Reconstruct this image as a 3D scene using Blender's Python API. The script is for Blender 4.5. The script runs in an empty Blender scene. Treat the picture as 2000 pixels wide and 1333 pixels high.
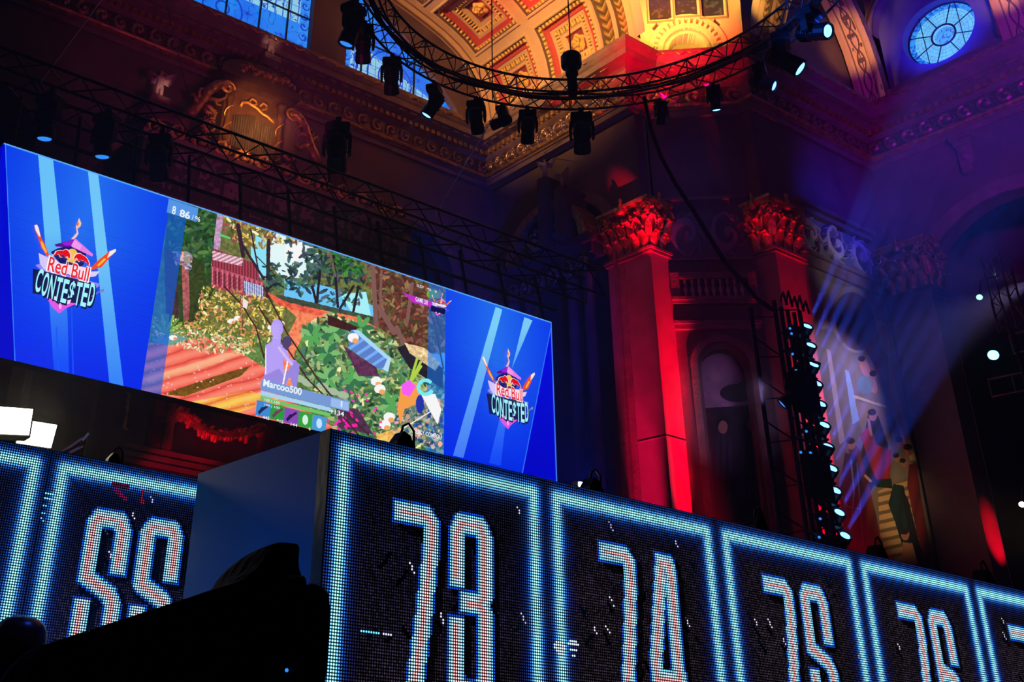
import bpy, bmesh, math, random
import numpy as np
from mathutils import Vector, Matrix
sc = bpy.context.scene
col = sc.collection
PI = math.pi
random.seed(4)
RNG = np.random.default_rng(7)

# ------------------------------------------------------------------ camera
CAM = np.array([0.0, 0.0, 1.6])
YAW, PITCH, ROLL = 0.51431, 0.45883, 0.08166
FPX, PCX, PCY = 1959.0, 606.0, 433.0
def cam_axes():
    y, p, r = YAW, PITCH, ROLL
    f = np.array([math.sin(y)*math.cos(p), math.cos(y)*math.cos(p), math.sin(p)])
    rt = np.array([math.cos(y), -math.sin(y), 0.0]); up = np.cross(rt, f)
    return math.cos(r)*rt+math.sin(r)*up, -math.sin(r)*rt+math.cos(r)*up, f
RT, UP, FW = cam_axes()
MCAM = np.array([RT, -UP, FW])
def ray(px, py): return MCAM.T @ np.array([(px-PCX)/FPX, (py-PCY)/FPX, 1.0])
def at(px, py, ax, val):
    """where the line of sight through a photo pixel meets the plane axis=val"""
    r = ray(px, py); return Vector(CAM + (val-CAM[ax])/r[ax]*r)
def proj(X, Y, Z):
    P = np.stack([np.asarray(X, float)-CAM[0], np.asarray(Y, float)-CAM[1], np.asarray(Z, float)-CAM[2]], -1) @ MCAM.T
    return PCX+FPX*P[..., 0]/P[..., 2], PCY+FPX*P[..., 1]/P[..., 2]
cd = bpy.data.cameras.new('camera'); cam = bpy.data.objects.new('camera', cd); col.objects.link(cam)
cam.matrix_world = Matrix(((RT[0], UP[0], -FW[0], CAM[0]), (RT[1], UP[1], -FW[1], CAM[1]), (RT[2], UP[2], -FW[2], CAM[2]), (0, 0, 0, 1)))
cd.sensor_width = 36; cd.lens = FPX/2000*36
cd.shift_x = (1000-PCX)/2000; cd.shift_y = (PCY-666.5)/2000
cd.clip_start = 0.05; cd.clip_end = 300
sc.camera = cam

# ------------------------------------------------------------------ world, exposure, large lights
w = bpy.data.worlds.new('world'); sc.world = w; w.use_nodes = True
w.node_tree.nodes['Background'].inputs[0].default_value = (0.32, 0.10, 0.42, 1)
w.node_tree.nodes['Background'].inputs[1].default_value = 0.022
sc.view_settings.view_transform = 'Standard'; sc.view_settings.look = 'None'
sc.view_settings.exposure = 0.0; sc.view_settings.gamma = 1.0
sc.view_settings.use_curve_mapping = False
sc.cycles.use_denoising = True
sc.cycles.max_bounces = 4; sc.cycles.diffuse_bounces = 2; sc.cycles.volume_bounces = 0
sc.cycles.sample_clamp_indirect = 3.0
def aim(o, tgt):
    d = Vector(tgt)-o.location; o.rotation_euler = d.to_track_quat('-Z', 'Y').to_euler()
def spot(name, loc, tgt, color, power, angle=30, blend=0.5, radius=0.1):
    l = bpy.data.lights.new(name, 'SPOT'); l.color = color; l.energy = power
    l.spot_size = math.radians(angle); l.spot_blend = blend; l.shadow_soft_size = radius
    o = bpy.data.objects.new(name, l); col.objects.link(o); o.location = loc; aim(o, tgt); return o
def area(name, loc, tgt, color, power, size=2, size_y=None):
    l = bpy.data.lights.new(name, 'AREA'); l.color = color; l.energy = power; l.size = size
    if size_y: l.shape = 'RECTANGLE'; l.size_y = size_y
    o = bpy.data.objects.new(name, l); col.objects.link(o); o.location = loc; aim(o, tgt); return o
GOLDL = (1.0, 0.55, 0.13); REDL = (1.0, 0.0, 0.03); BLUEL = (0.02, 0.09, 1.0)
# unseen uplights added about cornice height for vault, pendentive, ribs and arches
spot('vault_uplight', (0.6, 20.5, 22.7), (20.6, 22.0, 25.2), (1.0, 0.48, 0.17), 26000, 34, 0.8, 0.4)
spot('vault_uplight', (4.0, 14.5, 22.6), (20.8, 19.2, 24.6), (1.0, 0.50, 0.13), 15000, 26, 0.8, 0.4)
spot('pendentive_uplight', (22.1, 16.9, 22.9), (24.2, 18.4, 25.0), (1.0, 0.60, 0.13), 520, 105, 0.6, 0.15)
spot('rib_uplight', (27.2, 13.6, 22.5), (31.3, 16.1, 25.2), (1.0, 0.42, 0.13), 1500, 30, 0.8, 0.2)
spot('rib_uplight', (27.4, 9.6, 22.5), (31.3, 11.2, 24.6), (1.0, 0.40, 0.15), 1100, 26, 0.8, 0.2)
spot('arch_uplight', (24.2, 14.2, 22.9), (26.2, 16.1, 25.0), (1.0, 0.50, 0.12), 300, 60, 0.8, 0.2)
spot('vault_red_uplight', (16.0, 17.5, 21.0), (20.3, 21.8, 27.0), (1.0, 0.02, 0.03), 2600, 30, 0.9, 0.2)
# red floor cans at the foot of the pilasters
for z_, p_ in ((8.2, 34000), (10.2, 42000), (12.0, 32000), (13.6, 9000)):
    spot('pier_uplight', (23.0, 16.6, 1.5), (22.98, 18.7, z_), REDL, p_, 9, 0.8, 0.05)
for z_, p_ in ((8.2, 9000), (10.6, 9000), (13.0, 5000)):
    spot('pier_uplight', (20.3, 18.8, 1.5), (22.5, 19.5, z_), (1.0, 0.0, 0.10), p_, 12, 0.9, 0.05)
for z_, p_ in ((5.6, 30000), (7.6, 45000), (9.8, 45000), (12.0, 20000)):
    spot('pier_uplight', (25.9, 14.3, 1.5), (25.9, 16.4, z_), REDL, p_, 10, 0.7, 0.05)
spot('capital_red', (19.6, 15.6, 9.0), (22.5, 19.0, 16.2), REDL, 22000, 9, 0.6, 0.05)  # capital, cornice, gallery and garland reds are unseen added spots, not cans
spot('capital_red', (20.5, 13.6, 10.0), (25.3, 16.6, 16.2), REDL, 2200, 9, 0.8, 0.05)
spot('cornice_red', (18.6, 14.6, 16.9), (22.4, 17.9, 21.6), REDL, 12000, 30, 0.7, 0.05)
spot('cornice_red', (19.0, 13.6, 16.9), (23.8, 17.0, 21.6), REDL, 9000, 22, 0.7, 0.05)
spot('pier_uplight', (32.0, 13.0, 5.0), (31.6, 15.15, 7.6), REDL, 1800, 20, 0.9, 0.05)
spot('gallery_red', (6.0, 21.0, 5.0), (10.9, 25.6, 7.4), (1.0, 0.0, 0.12), 900, 15, 0.9, 0.1)
spot('garland_red', (9.0, 22.0, 7.0), (11.9, 25.7, 8.9), REDL, 500, 30, 0.9, 0.1)
# washes
spot('blue_wash', (15.0, 14.0, 5.0), (20.5, 23.0, 13.5), (0.01, 0.03, 1.0), 7000, 34, 1.0, 0.3)
spot('blue_wash', (27.0, 9.0, 17.0), (29.5, 16.5, 18.0), (0.02, 0.02, 1.0), 2600, 40, 1.0, 0.3)
spot('purple_wash', (15.0, 2.0, 12.0), (31.8, 12.0, 21.3), (0.45, 0.0, 1.0), 9500, 40, 0.9, 0.4)
spot('purple_wash', (14.0, 6.0, 10.0), (23.5, 18.0, 16.0), (0.50, 0.03, 0.55), 800, 50, 0.9, 0.4)
spot('organ_wash', (9.0, 18.5, 14.0), (11.4, 24.5, 18.2), (1.0, 0.34, 0.06), 10000, 21, 0.9, 0.3)
spot('angel_wash', (10.5, 21.0, 17.5), (12.0, 24.9, 21.7), (1.0, 0.45, 0.3), 700, 7, 0.8, 0.1)
spot('angel_wash', (8.0, 21.0, 15.5), (8.45, 24.6, 18.3), (1.0, 0.45, 0.35), 700, 8, 0.8, 0.1)
spot('frieze_wash', (8.0, 15.0, 12.0), (12.0, 26.0, 21.0), (0.8, 0.04, 0.35), 1000, 66, 0.8, 0.3)
spot('mural_warm_wash', (25.5, 8.0, 5.0), (29.4, 16.6, 8.6), (1.0, 0.66, 0.36), 2600, 20, 0.9, 0.3)

# ------------------------------------------------------------------ materials
def lin(c):
    return tuple((v/12.92 if v <= 0.04045 else ((v+0.055)/1.055)**2.4) for v in c)
def newmat(name):
    m = bpy.data.materials.new(name); m.use_nodes = True; return m, m.node_tree, m.node_tree.nodes['Principled BSDF']
def stone(name, c1, c2, scale=3.0, rough=0.8, metal=0.0, bump=0.15, bscale=12.0):
    m, nt, b = newmat(name)
    n = nt.nodes.new('ShaderNodeTexNoise'); n.inputs['Scale'].default_value = scale; n.inputs['Detail'].default_value = 6
    tc = nt.nodes.new('ShaderNodeTexCoord'); nt.links.new(tc.outputs['Object'], n.inputs['Vector'])
    r = nt.nodes.new('ShaderNodeValToRGB'); r.color_ramp.elements[0].position = 0.35; r.color_ramp.elements[1].position = 0.68
    r.color_ramp.elements[0].color = (*c1, 1); r.color_ramp.elements[1].color = (*c2, 1)
    nt.links.new(n.outputs['Fac'], r.inputs['Fac']); nt.links.new(r.outputs['Color'], b.inputs['Base Color'])
    b.inputs['Roughness'].default_value = rough; b.inputs['Metallic'].default_value = metal
    if bump:
        n2 = nt.nodes.new('ShaderNodeTexNoise'); n2.inputs['Scale'].default_value = bscale; n2.inputs['Detail'].default_value = 5
        nt.links.new(tc.outputs['Object'], n2.inputs['Vector'])
        bp = nt.nodes.new('ShaderNodeBump'); bp.inputs['Strength'].default_value = bump; bp.inputs['Distance'].default_value = 0.1
        nt.links.new(n2.outputs['Fac'], bp.inputs['Height']); nt.links.new(bp.outputs['Normal'], b.inputs['Normal'])
    return m
def attrmat(name, rough=0.7, metal=0.0, emit=0.0, bump=0.0):
    m, nt, b = newmat(name)
    a = nt.nodes.new('ShaderNodeAttribute'); a.attribute_name = 'Col'
    if emit:
        b.inputs['Base Color'].default_value = (0.01, 0.01, 0.012, 1); b.inputs['Roughness'].default_value = 0.5
        nt.links.new(a.outputs['Color'], b.inputs['Emission Color']); b.inputs['Emission Strength'].default_value = emit
    else:
        nt.links.new(a.outputs['Color'], b.inputs['Base Color'])
        b.inputs['Roughness'].default_value = rough; b.inputs['Metallic'].default_value = metal
        if bump:
            n2 = nt.nodes.new('ShaderNodeTexNoise'); n2.inputs['Scale'].default_value = 14; n2.inputs['Detail'].default_value = 5
            tc = nt.nodes.new('ShaderNodeTexCoord'); nt.links.new(tc.outputs['Object'], n2.inputs['Vector'])
            bp = nt.nodes.new('ShaderNodeBump'); bp.inputs['Strength'].default_value = bump; bp.inputs['Distance'].default_value = 0.1
            nt.links.new(n2.outputs['Fac'], bp.inputs['Height']); nt.links.new(bp.outputs['Normal'], b.inputs['Normal'])
    return m
def emitmat(name, color, strength):
    m, nt, b = newmat(name)
    b.inputs['Base Color'].default_value = (0.02, 0.02, 0.02, 1)
    b.inputs['Emission Color'].default_value = (*color, 1); b.inputs['Emission Strength'].default_value = strength
    n = nt.nodes.new('ShaderNodeTexNoise'); n.inputs['Scale'].default_value = 4
    mr = nt.nodes.new('ShaderNodeMapRange'); mr.inputs['To Min'].default_value = 0.3; mr.inputs['To Max'].default_value = 0.5
    nt.links.new(n.outputs['Fac'], mr.inputs['Value']); nt.links.new(mr.outputs['Result'], b.inputs['Roughness'])
    return m
M = dict(
    wall=stone('wall_stone', (0.10, 0.06, 0.065), (0.17, 0.11, 0.10), 0.9),
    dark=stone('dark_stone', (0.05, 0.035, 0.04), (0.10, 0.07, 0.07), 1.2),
    trim=stone('trim_stone', (0.16, 0.10, 0.09), (0.26, 0.17, 0.14), 2.5, 0.55, 0, 0.3),
    gold=stone('gilded_carving', (0.45, 0.25, 0.07), (0.85, 0.55, 0.20), 5, 0.32, 0.75, 0.5, 9),
    red=stone('red_marble', (0.22, 0.13, 0.13), (0.30, 0.19, 0.18), 1.6, 0.6, 0, 0.05),
    wood=stone('organ_wood', (0.035, 0.018, 0.014), (0.09, 0.045, 0.03), 4, 0.5),
    pipe=stone('organ_pipe_metal', (0.12, 0.12, 0.14), (0.2, 0.2, 0.22), 4, 0.35, 0.8, 0),
    black=stone('black_metal', (0.006, 0.007, 0.012), (0.014, 0.016, 0.025), 6, 0.5, 0.4, 0.05),
    truss=stone('dark_truss_metal', (0.05, 0.05, 0.06), (0.09, 0.09, 0.10), 6, 0.38, 0.6, 0.0),
    alu=stone('grey_aluminium', (0.18, 0.18, 0.20), (0.28, 0.28, 0.30), 6, 0.4, 0.8, 0.05),
    cloth=stone('black_cloth', (0.004, 0.004, 0.006), (0.010, 0.010, 0.016), 5, 0.95, 0, 0.3, 20),
    fur=stone('black_fur', (0.004, 0.005, 0.010), (0.012, 0.016, 0.035), 60, 0.9, 0, 0.8, 90),
    skin=stone('skin', (0.05, 0.025, 0.018), (0.08, 0.04, 0.028), 5, 0.32, 0, 0.02),
    shirt=stone('dark_shirt', (0.006, 0.008, 0.015), (0.014, 0.018, 0.03), 9, 0.7),
    panel=stone('booth_side_panel', (0.03, 0.08, 0.14), (0.04, 0.10, 0.17), 1.0, 0.8, 0, 0.02),  # blue light on the panel is put into its base colour
    floor=stone('dark_floor', (0.01, 0.01, 0.012), (0.03, 0.03, 0.03), 2),
    steel=stone('steel_cable', (0.35, 0.33, 0.35), (0.5, 0.48, 0.5), 3, 0.4, 0.7, 0),
    marble=stone('statue_marble', (0.35, 0.26, 0.24), (0.5, 0.4, 0.36), 4, 0.7),
    redtint=stone('red_light_tint', (0.25, 0.01, 0.02), (0.4, 0.02, 0.03), 3, 0.8),  # red light put into the colour of the small pilasters
    step=stone('red_light_ledge', (0.30, 0.05, 0.07), (0.42, 0.08, 0.10), 2, 0.6),  # stone of the far ledges, with red light mixed into its colour
    lensb=emitmat('lens_blue', (0.14, 0.38, 1.0), 4.0),
    lensd=emitmat('lens_dim_blue', (0.03, 0.25, 0.9), 1.2),
    lensw=emitmat('lens_white', (1.0, 0.9, 0.75), 8.0),
    flood=emitmat('flood_panel', (1.0, 0.86, 0.62), 9.0),
    text=emitmat('text_white', (0.85, 0.95, 1.0), 1.0),
    textred=emitmat('text_red', (0.9, 0.02, 0.03), 1.0),
    textwhite=emitmat('text_outline_white', (1.0, 0.9, 0.95), 1.1),
    textcyan=emitmat('text_cyan', (0.35, 0.85, 0.95), 1.15),
    textnavy=emitmat('text_navy', (0.004, 0.006, 0.06), 1.0),
    attr=attrmat('painted_plaster', 0.75, 0, 0, 0.25),
    attrmural=attrmat('painted_mural', 0.85),
    attrgold=attrmat('gilded_plaster', 0.35, 0.55),
    emit=attrmat('display_pixels', emit=1.0),
    glass=attrmat('stained_glass', emit=1.0),
)
# LED tile: one face per diode, round bright dot on black
def ledmat():
    m, nt, b = newmat('led_diodes')
    a = nt.nodes.new('ShaderNodeAttribute'); a.attribute_name = 'Col'
    uv = nt.nodes.new('ShaderNodeUVMap'); uv.uv_map = 'UVMap'
    v = nt.nodes.new('ShaderNodeVectorMath'); v.operation = 'DISTANCE'; v.inputs[1].default_value = (0.5, 0.5, 0)
    nt.links.new(uv.outputs['UV'], v.inputs[0])
    mr = nt.nodes.new('ShaderNodeMapRange'); mr.interpolation_type = 'SMOOTHSTEP'
    mr.inputs['From Min'].default_value = 0.16; mr.inputs['From Max'].default_value = 0.42
    mr.inputs['To Min'].default_value = 3.2; mr.inputs['To Max'].default_value = 0.02
    nt.links.new(v.outputs['Value'], mr.inputs['Value'])
    b.inputs['Base Color'].default_value = (0.006, 0.006, 0.008, 1); b.inputs['Roughness'].default_value = 0.6
    nt.links.new(a.outputs['Color'], b.inputs['Emission Color']); nt.links.new(mr.outputs['Result'], b.inputs['Emission Strength'])
    return m
M['led'] = ledmat()

# ------------------------------------------------------------------ mesh helpers
class MB:
    def __init__(s): s.v = []; s.f = []; s.c = []
    def add(s, vs, fs, c=None):
        b = len(s.v); s.v += [tuple(v) for v in vs]; s.f += [tuple(i+b for i in f) for f in fs]
        s.c += [c]*len(fs); return s
    def box(s, a, b, c=None):
        x0, y0, z0 = a; x1, y1, z1 = b
        return s.add([(x0,y0,z0),(x1,y0,z0),(x1,y1,z0),(x0,y1,z0),(x0,y0,z1),(x1,y0,z1),(x1,y1,z1),(x0,y1,z1)],
                     [(0,3,2,1),(4,5,6,7),(0,1,5,4),(1,2,6,5),(2,3,7,6),(3,0,4,7)], c)
    def cbox(s, c, size, rot=None):
        h = Vector(size)/2; vs = []
        for z in (-1,1):
            for x, y in ((-1,-1),(1,-1),(1,1),(-1,1)):
                p = Vector((x*h.x, y*h.y, z*h.z)); vs.append(Vector(c)+(rot @ p if rot else p))
        return s.add(vs, [(0,3,2,1),(4,5,6,7),(0,1,5,4),(1,2,6,5),(2,3,7,6),(3,0,4,7)])
    def tube(s, pts, r, n=6, r1=None, cap=True):
        pts = [Vector(p) for p in pts]; m = len(pts); vs = []; up = None
        for i, p in enumerate(pts):
            d = (pts[min(i+1, m-1)]-pts[max(i-1, 0)])
            d = d.normalized() if d.length > 1e-9 else Vector((0, 0, 1))
            if up is None: up = d.orthogonal().normalized()
            up = up-d*up.dot(d); up = up.normalized() if up.length > 1e-6 else d.orthogonal().normalized()
            q = d.cross(up); rr = r[i] if isinstance(r, (list, tuple)) else (r if r1 is None else r+(r1-r)*i/(m-1))
            for k in range(n):
                a = 2*PI*k/n; vs.append(p+up*rr*math.cos(a)+q*rr*math.sin(a))
        fs = [(i*n+k, i*n+(k+1) % n, (i+1)*n+(k+1) % n, (i+1)*n+k) for i in range(m-1) for k in range(n)]
        if cap: fs += [tuple(range(n))[::-1], tuple((m-1)*n+k for k in range(n))]
        return s.add(vs, fs)
    def lathe(s, prof, c, axis=(0,0,1), n=16, arc=2*PI):
        ax = Vector(axis).normalized(); u = ax.orthogonal().normalized(); q = ax.cross(u); vs = []
        for r, h in prof:
            for k in range(n):
                a = 2*PI*k/n; vs.append(Vector(c)+ax*h+u*r*math.cos(a)+q*r*math.sin(a))
        fs = [(i*n+k, i*n+(k+1) % n, (i+1)*n+(k+1) % n, (i+1)*n+k) for i in range(len(prof)-1) for k in range(n)]
        fs += [tuple(range(n))[::-1], tuple((len(prof)-1)*n+k for k in range(n))]
        return s.add(vs, fs)
    def ball(s, c, r, n=8, sz=1.0):
        prof = [(max(r*math.sin(PI*i/n), 1e-4), -r*sz*math.cos(PI*i/n)) for i in range(n+1)]
        return s.lathe(prof, c, n=n+2)
    def prism(s, poly, ax, a, b, c=None):
        """poly: 2-D outline in the two other axes, extruded along axis ax from a to b"""
        def P(u, v, t):
            return {0: (t, u, v), 1: (u, t, v), 2: (u, v, t)}[ax]
        n = len(poly); vs = [P(u, v, a) for u, v in poly]+[P(u, v, b) for u, v in poly]
        fs = [tuple(range(n))[::-1], tuple(range(n, 2*n))]+[(i, (i+1) % n, n+(i+1) % n, n+i) for i in range(n)]
        return s.add(vs, fs, c)
    def build(s, name, mat, parent=None, smooth=False, fix=True):
        me = bpy.data.meshes.new(name); me.from_pydata(s.v, [], s.f); me.update()
        if fix:
            bm = bmesh.new(); bm.from_mesh(me); bmesh.ops.recalc_face_normals(bm, faces=bm.faces); bm.to_mesh(me); bm.free()
        if any(c is not None for c in s.c):
            at_ = me.attributes.new('Col', 'FLOAT_COLOR', 'FACE')
            for i, c in enumerate(s.c): at_.data[i].color = (*(c or (0, 0, 0)), 1)
        me.materials.append(mat)
        if smooth: me.polygons.foreach_set('use_smooth', [True]*len(me.polygons))
        o = bpy.data.objects.new(name, me); col.objects.link(o)
        if parent: o.parent = parent; o.matrix_parent_inverse = Matrix.Translation(-parent.location) if not parent.parent else Matrix.Identity(4)
        return o
def grid(name, P, C, mat, parent=None, uv=False, smooth=False, mats=None, mi=None):
    """P: (nv+1, nu+1, 3) points; C: (nv, nu, 3) linear colours, one per face"""
    nv, nu = P.shape[0]-1, P.shape[1]-1
    me = bpy.data.meshes.new(name)
    idx = np.arange((nv+1)*(nu+1)).reshape(nv+1, nu+1)
    F = np.stack([idx[:-1, :-1], idx[:-1, 1:], idx[1:, 1:], idx[1:, :-1]], -1).reshape(-1, 4)
    me.vertices.add(P.shape[0]*P.shape[1]); me.vertices.foreach_set('co', P.astype(np.float32).ravel())
    me.loops.add(F.size); me.loops.foreach_set('vertex_index', F.astype(np.int32).ravel())
    me.polygons.add(len(F)); me.polygons.foreach_set('loop_start', np.arange(0, F.size, 4, dtype=np.int32))
    me.polygons.foreach_set('loop_total', np.full(len(F), 4, dtype=np.int32))
    if uv:
        l = me.uv_layers.new(name='UVMap'); l.data.foreach_set('uv', np.tile(np.array([0, 0, 1, 0, 1, 1, 0, 1], np.float32), len(F)))
    a = me.attributes.new('Col', 'FLOAT_COLOR', 'FACE')
    cc = np.concatenate([C.reshape(-1, 3), np.ones((len(F), 1))], 1).astype(np.float32)
    a.data.foreach_set('color', cc.ravel())
    me.materials.append(mat)
    if mats:
        for m_ in mats: me.materials.append(m_)
        me.polygons.foreach_set('material_index', mi.astype(np.int32).ravel())
    if smooth: me.polygons.foreach_set('use_smooth', np.ones(len(F), dtype=bool))
    me.update(calc_edges=True); me.validate()
    o = bpy.data.objects.new(name, me); col.objects.link(o)
    if parent: o.parent = parent; o.matrix_parent_inverse = Matrix.Translation(-parent.location)
    return o
def tag(o, label, cat, group=None, kind=None):
    if label: o['label'] = label
    if cat: o['category'] = cat
    if group: o['group'] = group
    if kind: o['kind'] = kind
    return o
def empty(name, loc, label, cat, group=None):
    o = bpy.data.objects.new(name, None); col.objects.link(o); o.location = loc; o.empty_display_size = 0.2
    return tag(o, label, cat, group)
def struct(o, label=None): o['kind'] = 'structure'; return tag(o, label, None)
def copy_tree(o, loc=None, rot=None):
    c = o.copy(); col.objects.link(c)
    if loc is not None: c.location = loc
    if rot is not None: c.rotation_euler = rot
    for ch in list(o.children):
        d = ch.copy(); col.objects.link(d); d.parent = c
        for g in list(ch.children):
            e = g.copy(); col.objects.link(e); e.parent = d
    return c
# ---- painters (numpy)
def noise2(X, Y, seed=0):
    xi = np.floor(X).astype(int); yi = np.floor(Y).astype(int); xf = X-xi; yf = Y-yi
    def h(a, b):
        n = (a*374761393+b*668265263+seed*1442695) & 0x7fffffff; n = ((n ^ (n >> 13))*1274126177) & 0x7fffffff
        return ((n ^ (n >> 16)) & 0xffff)/65535.0
    u = xf*xf*(3-2*xf); v = yf*yf*(3-2*yf)
    return (h(xi, yi)*(1-u)+h(xi+1, yi)*u)*(1-v)+(h(xi, yi+1)*(1-u)+h(xi+1, yi+1)*u)*v
def fbm(X, Y, seed=0, o=4):
    s = 0; a = 0.5
    for k in range(o): s = s+a*noise2(X*2**k, Y*2**k, seed+k*17); a *= 0.5
    return s/(1-0.5**o)
def inpoly(X, Y, pts):
    ins = np.zeros(X.shape, bool); n = len(pts); j = n-1
    for i in range(n):
        xi, yi = pts[i]; xj, yj = pts[j]
        if yi != yj:
            c = ((yi > Y) != (yj > Y)) & (X < (xj-xi)*(Y-yi)/(yj-yi)+xi); ins ^= c
        j = i
    return ins
def segdist(X, Y, pts):
    d = np.full(X.shape, 1e9)
    for (x0, y0), (x1, y1) in zip(pts[:-1], pts[1:]):
        dx, dy = x1-x0, y1-y0; L = dx*dx+dy*dy+1e-12
        t = np.clip(((X-x0)*dx+(Y-y0)*dy)/L, 0, 1); d = np.minimum(d, np.hypot(X-x0-t*dx, Y-y0-t*dy))
    return d
def linarr(C): C = np.clip(C, 0, 1); return np.where(C <= 0.04045, C/12.92, ((C+0.055)/1.055)**2.4)
class Paint:
    """paints one colour per face of a grid; X, Y are the face centres in drawing coordinates"""
    def __init__(s, X, Y, c=(0, 0, 0)): s.X = X; s.Y = Y; s.C = np.zeros(X.shape+(3,)); s.C[:] = c
    def mask(s, m, c, tex=None):
        c = np.array(c, float); v = np.broadcast_to(c, s.C.shape)[m].copy() if c.ndim == 1 else c[m]
        if tex is not None: v = v*tex[m][:, None]
        s.C[m] = v
    def poly(s, pts, c, tex=None): s.mask(inpoly(s.X, s.Y, pts), c, tex)
    def line(s, pts, w_, c, tex=None): s.mask(segdist(s.X, s.Y, pts) < w_/2, c, tex)
    def ell(s, cx, cy, rx, ry, c, rot=0, blend=1.0):
        R_ = max(rx, ry)*1.05
        if not hasattr(s, 'x0'): s.x0, s.x1 = s.X.min(0), s.X.max(0)
        cs = np.nonzero((s.x1 > cx-R_) & (s.x0 < cx+R_))[0]
        if not len(cs): return
        c0, c1 = cs[0], cs[-1]+1; Ys = s.Y[:, c0:c1]; rs = np.nonzero((Ys[:, [0, -1]].max(1) > cy-R_) & (Ys[:, [0, -1]].min(1) < cy+R_))[0]
        if not len(rs): return
        r0, r1 = rs[0], rs[-1]+1; x = s.X[r0:r1, c0:c1]-cx; y = s.Y[r0:r1, c0:c1]-cy; ca, sa = math.cos(rot), math.sin(rot)
        m = ((((x*ca+y*sa)/rx)**2+((-x*sa+y*ca)/ry)**2) < 1); V = s.C[r0:r1, c0:c1]
        V[m] = V[m]*(1-blend)+np.array(c)*blend
    def leaves(s, pts, cols, n, r0, r1, asp=0.35, rot=None, blend=0.85):
        xs = [p[0] for p in pts]; ys = [p[1] for p in pts]; k = 0
        XS = RNG.uniform(min(xs), max(xs), n*4); YS = RNG.uniform(min(ys), max(ys), n*4)
        ok = inpoly(XS, YS, pts)
        for x, y in list(zip(XS[ok], YS[ok]))[:n]:
            r = random.uniform(r0, r1); c = random.choice(cols); f = random.uniform(0.7, 1.15)
            s.ell(x, y, r, r*asp, [min(1, v*f) for v in c], rot if rot is not None else random.uniform(0, PI), blend)
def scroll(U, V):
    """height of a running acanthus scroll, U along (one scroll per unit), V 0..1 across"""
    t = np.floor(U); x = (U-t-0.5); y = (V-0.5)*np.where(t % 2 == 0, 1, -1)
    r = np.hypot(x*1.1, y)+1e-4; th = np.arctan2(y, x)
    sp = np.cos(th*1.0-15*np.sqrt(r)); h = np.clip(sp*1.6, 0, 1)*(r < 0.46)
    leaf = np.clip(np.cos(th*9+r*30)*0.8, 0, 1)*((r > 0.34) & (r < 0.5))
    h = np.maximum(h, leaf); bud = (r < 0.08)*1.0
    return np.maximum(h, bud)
def relief(name, O, U, V, N, nu, nv, hf, cf, mat, parent=None, **kw):
    """a carved patch: O origin, U and V edge vectors, N outward normal; hf height, cf colour at (u, v)"""
    u, v = np.meshgrid(np.linspace(0, 1, nu+1), np.linspace(0, 1, nv+1))
    P = np.array(O)+u[..., None]*np.array(U)+v[..., None]*np.array(V)+hf(u, v)[..., None]*np.array(N)
    uc, vc = np.meshgrid((np.arange(nu)+.5)/nu, (np.arange(nv)+.5)/nv)
    return grid(name, P, cf(uc, vc), mat, parent, **kw)
# ---- lettering: glyph outlines of the built-in font turned into meshes once, before anything else exists
TM = {}
def text_mesh(body, bold):
    if (body, bold) not in TM:
        c = bpy.data.curves.new('lettering', 'FONT'); c.body = body; c.size = 1.0; c.offset = bold
        o = bpy.data.objects.new('lettering', c); col.objects.link(o)
        dg = bpy.context.evaluated_depsgraph_get(); me = bpy.data.meshes.new_from_object(o.evaluated_get(dg))
        bpy.data.objects.remove(o); xs = [v.co.x for v in me.vertices]; ys = [v.co.y for v in me.vertices]
        TM[(body, bold)] = (me, min(xs), max(xs), min(ys), max(ys))
    return TM[(body, bold)]
for t_ in [('Red Bull', .045), ('Red Bull', .012)]+[(c_, b_) for c_ in 'CONTE$D' for b_ in (.03, .02)]+[('8', .02), ('86', .03), ('/ 96', .01), ('Marcoo500', .03), ('1', .02), ('100 | 100', .01), ('445', .01), ('912', .01), ('144', .01), ('6', .01), ('3', .01), ('134', .02), ('+', .02), ('CREEKY COMPOU', .015), ('GAME 2/8', .01), ('0:57   96   0', .01)]:
    text_mesh(*t_)
#PART2
# ================================================================== the building
def sweep(path, prof, name, mat, closed=False, parent=None):
    n = len(path); nrm = []
    for i in range(n-1):
        d = Vector((path[i+1][0]-path[i][0], path[i+1][1]-path[i][1])).normalized(); nrm.append(Vector((d.y, -d.x)))
    mb = MB(); rows = []
    for i, p in enumerate(path):
        a = nrm[max(i-1, 0)]; b = nrm[min(i, n-2)]; m = (a+b)/(1+a.dot(b))
        rows.append([(p[0]+m.x*o, p[1]+m.y*o, z) for o, z in prof])
    k = len(prof); vs = [v for r in rows for v in r]
    fs = [(i*k+j, (i+1)*k+j, (i+1)*k+j+1, i*k+j+1) for i in range(n-1) for j in range(k-1)]
    mb.add(vs, fs); return mb.build(name, mat, parent)
def blocks_along(p0, p1, step, size, off, z, mb):
    """little blocks (dentils) standing out by off from the wall line p0-p1"""
    d = Vector((p1[0]-p0[0], p1[1]-p0[1])); L = d.length; d.normalize(); nn = Vector((d.y, -d.x))
    rot = Matrix(((d.x, nn.x, 0), (d.y, nn.y, 0), (0, 0, 1)))
    for i in range(int(L/step)):
        q = Vector(p0)+d*(i+.5)*step+nn*off; mb.cbox((q.x, q.y, z), size, rot)
PATH = [(-6, 26), (22.3, 26), (22.3, 19.0), (23.2, 19.0), (25.3, 17.0), (25.3, 16.6), (31.8, 16.6), (31.8, -2)]
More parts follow.
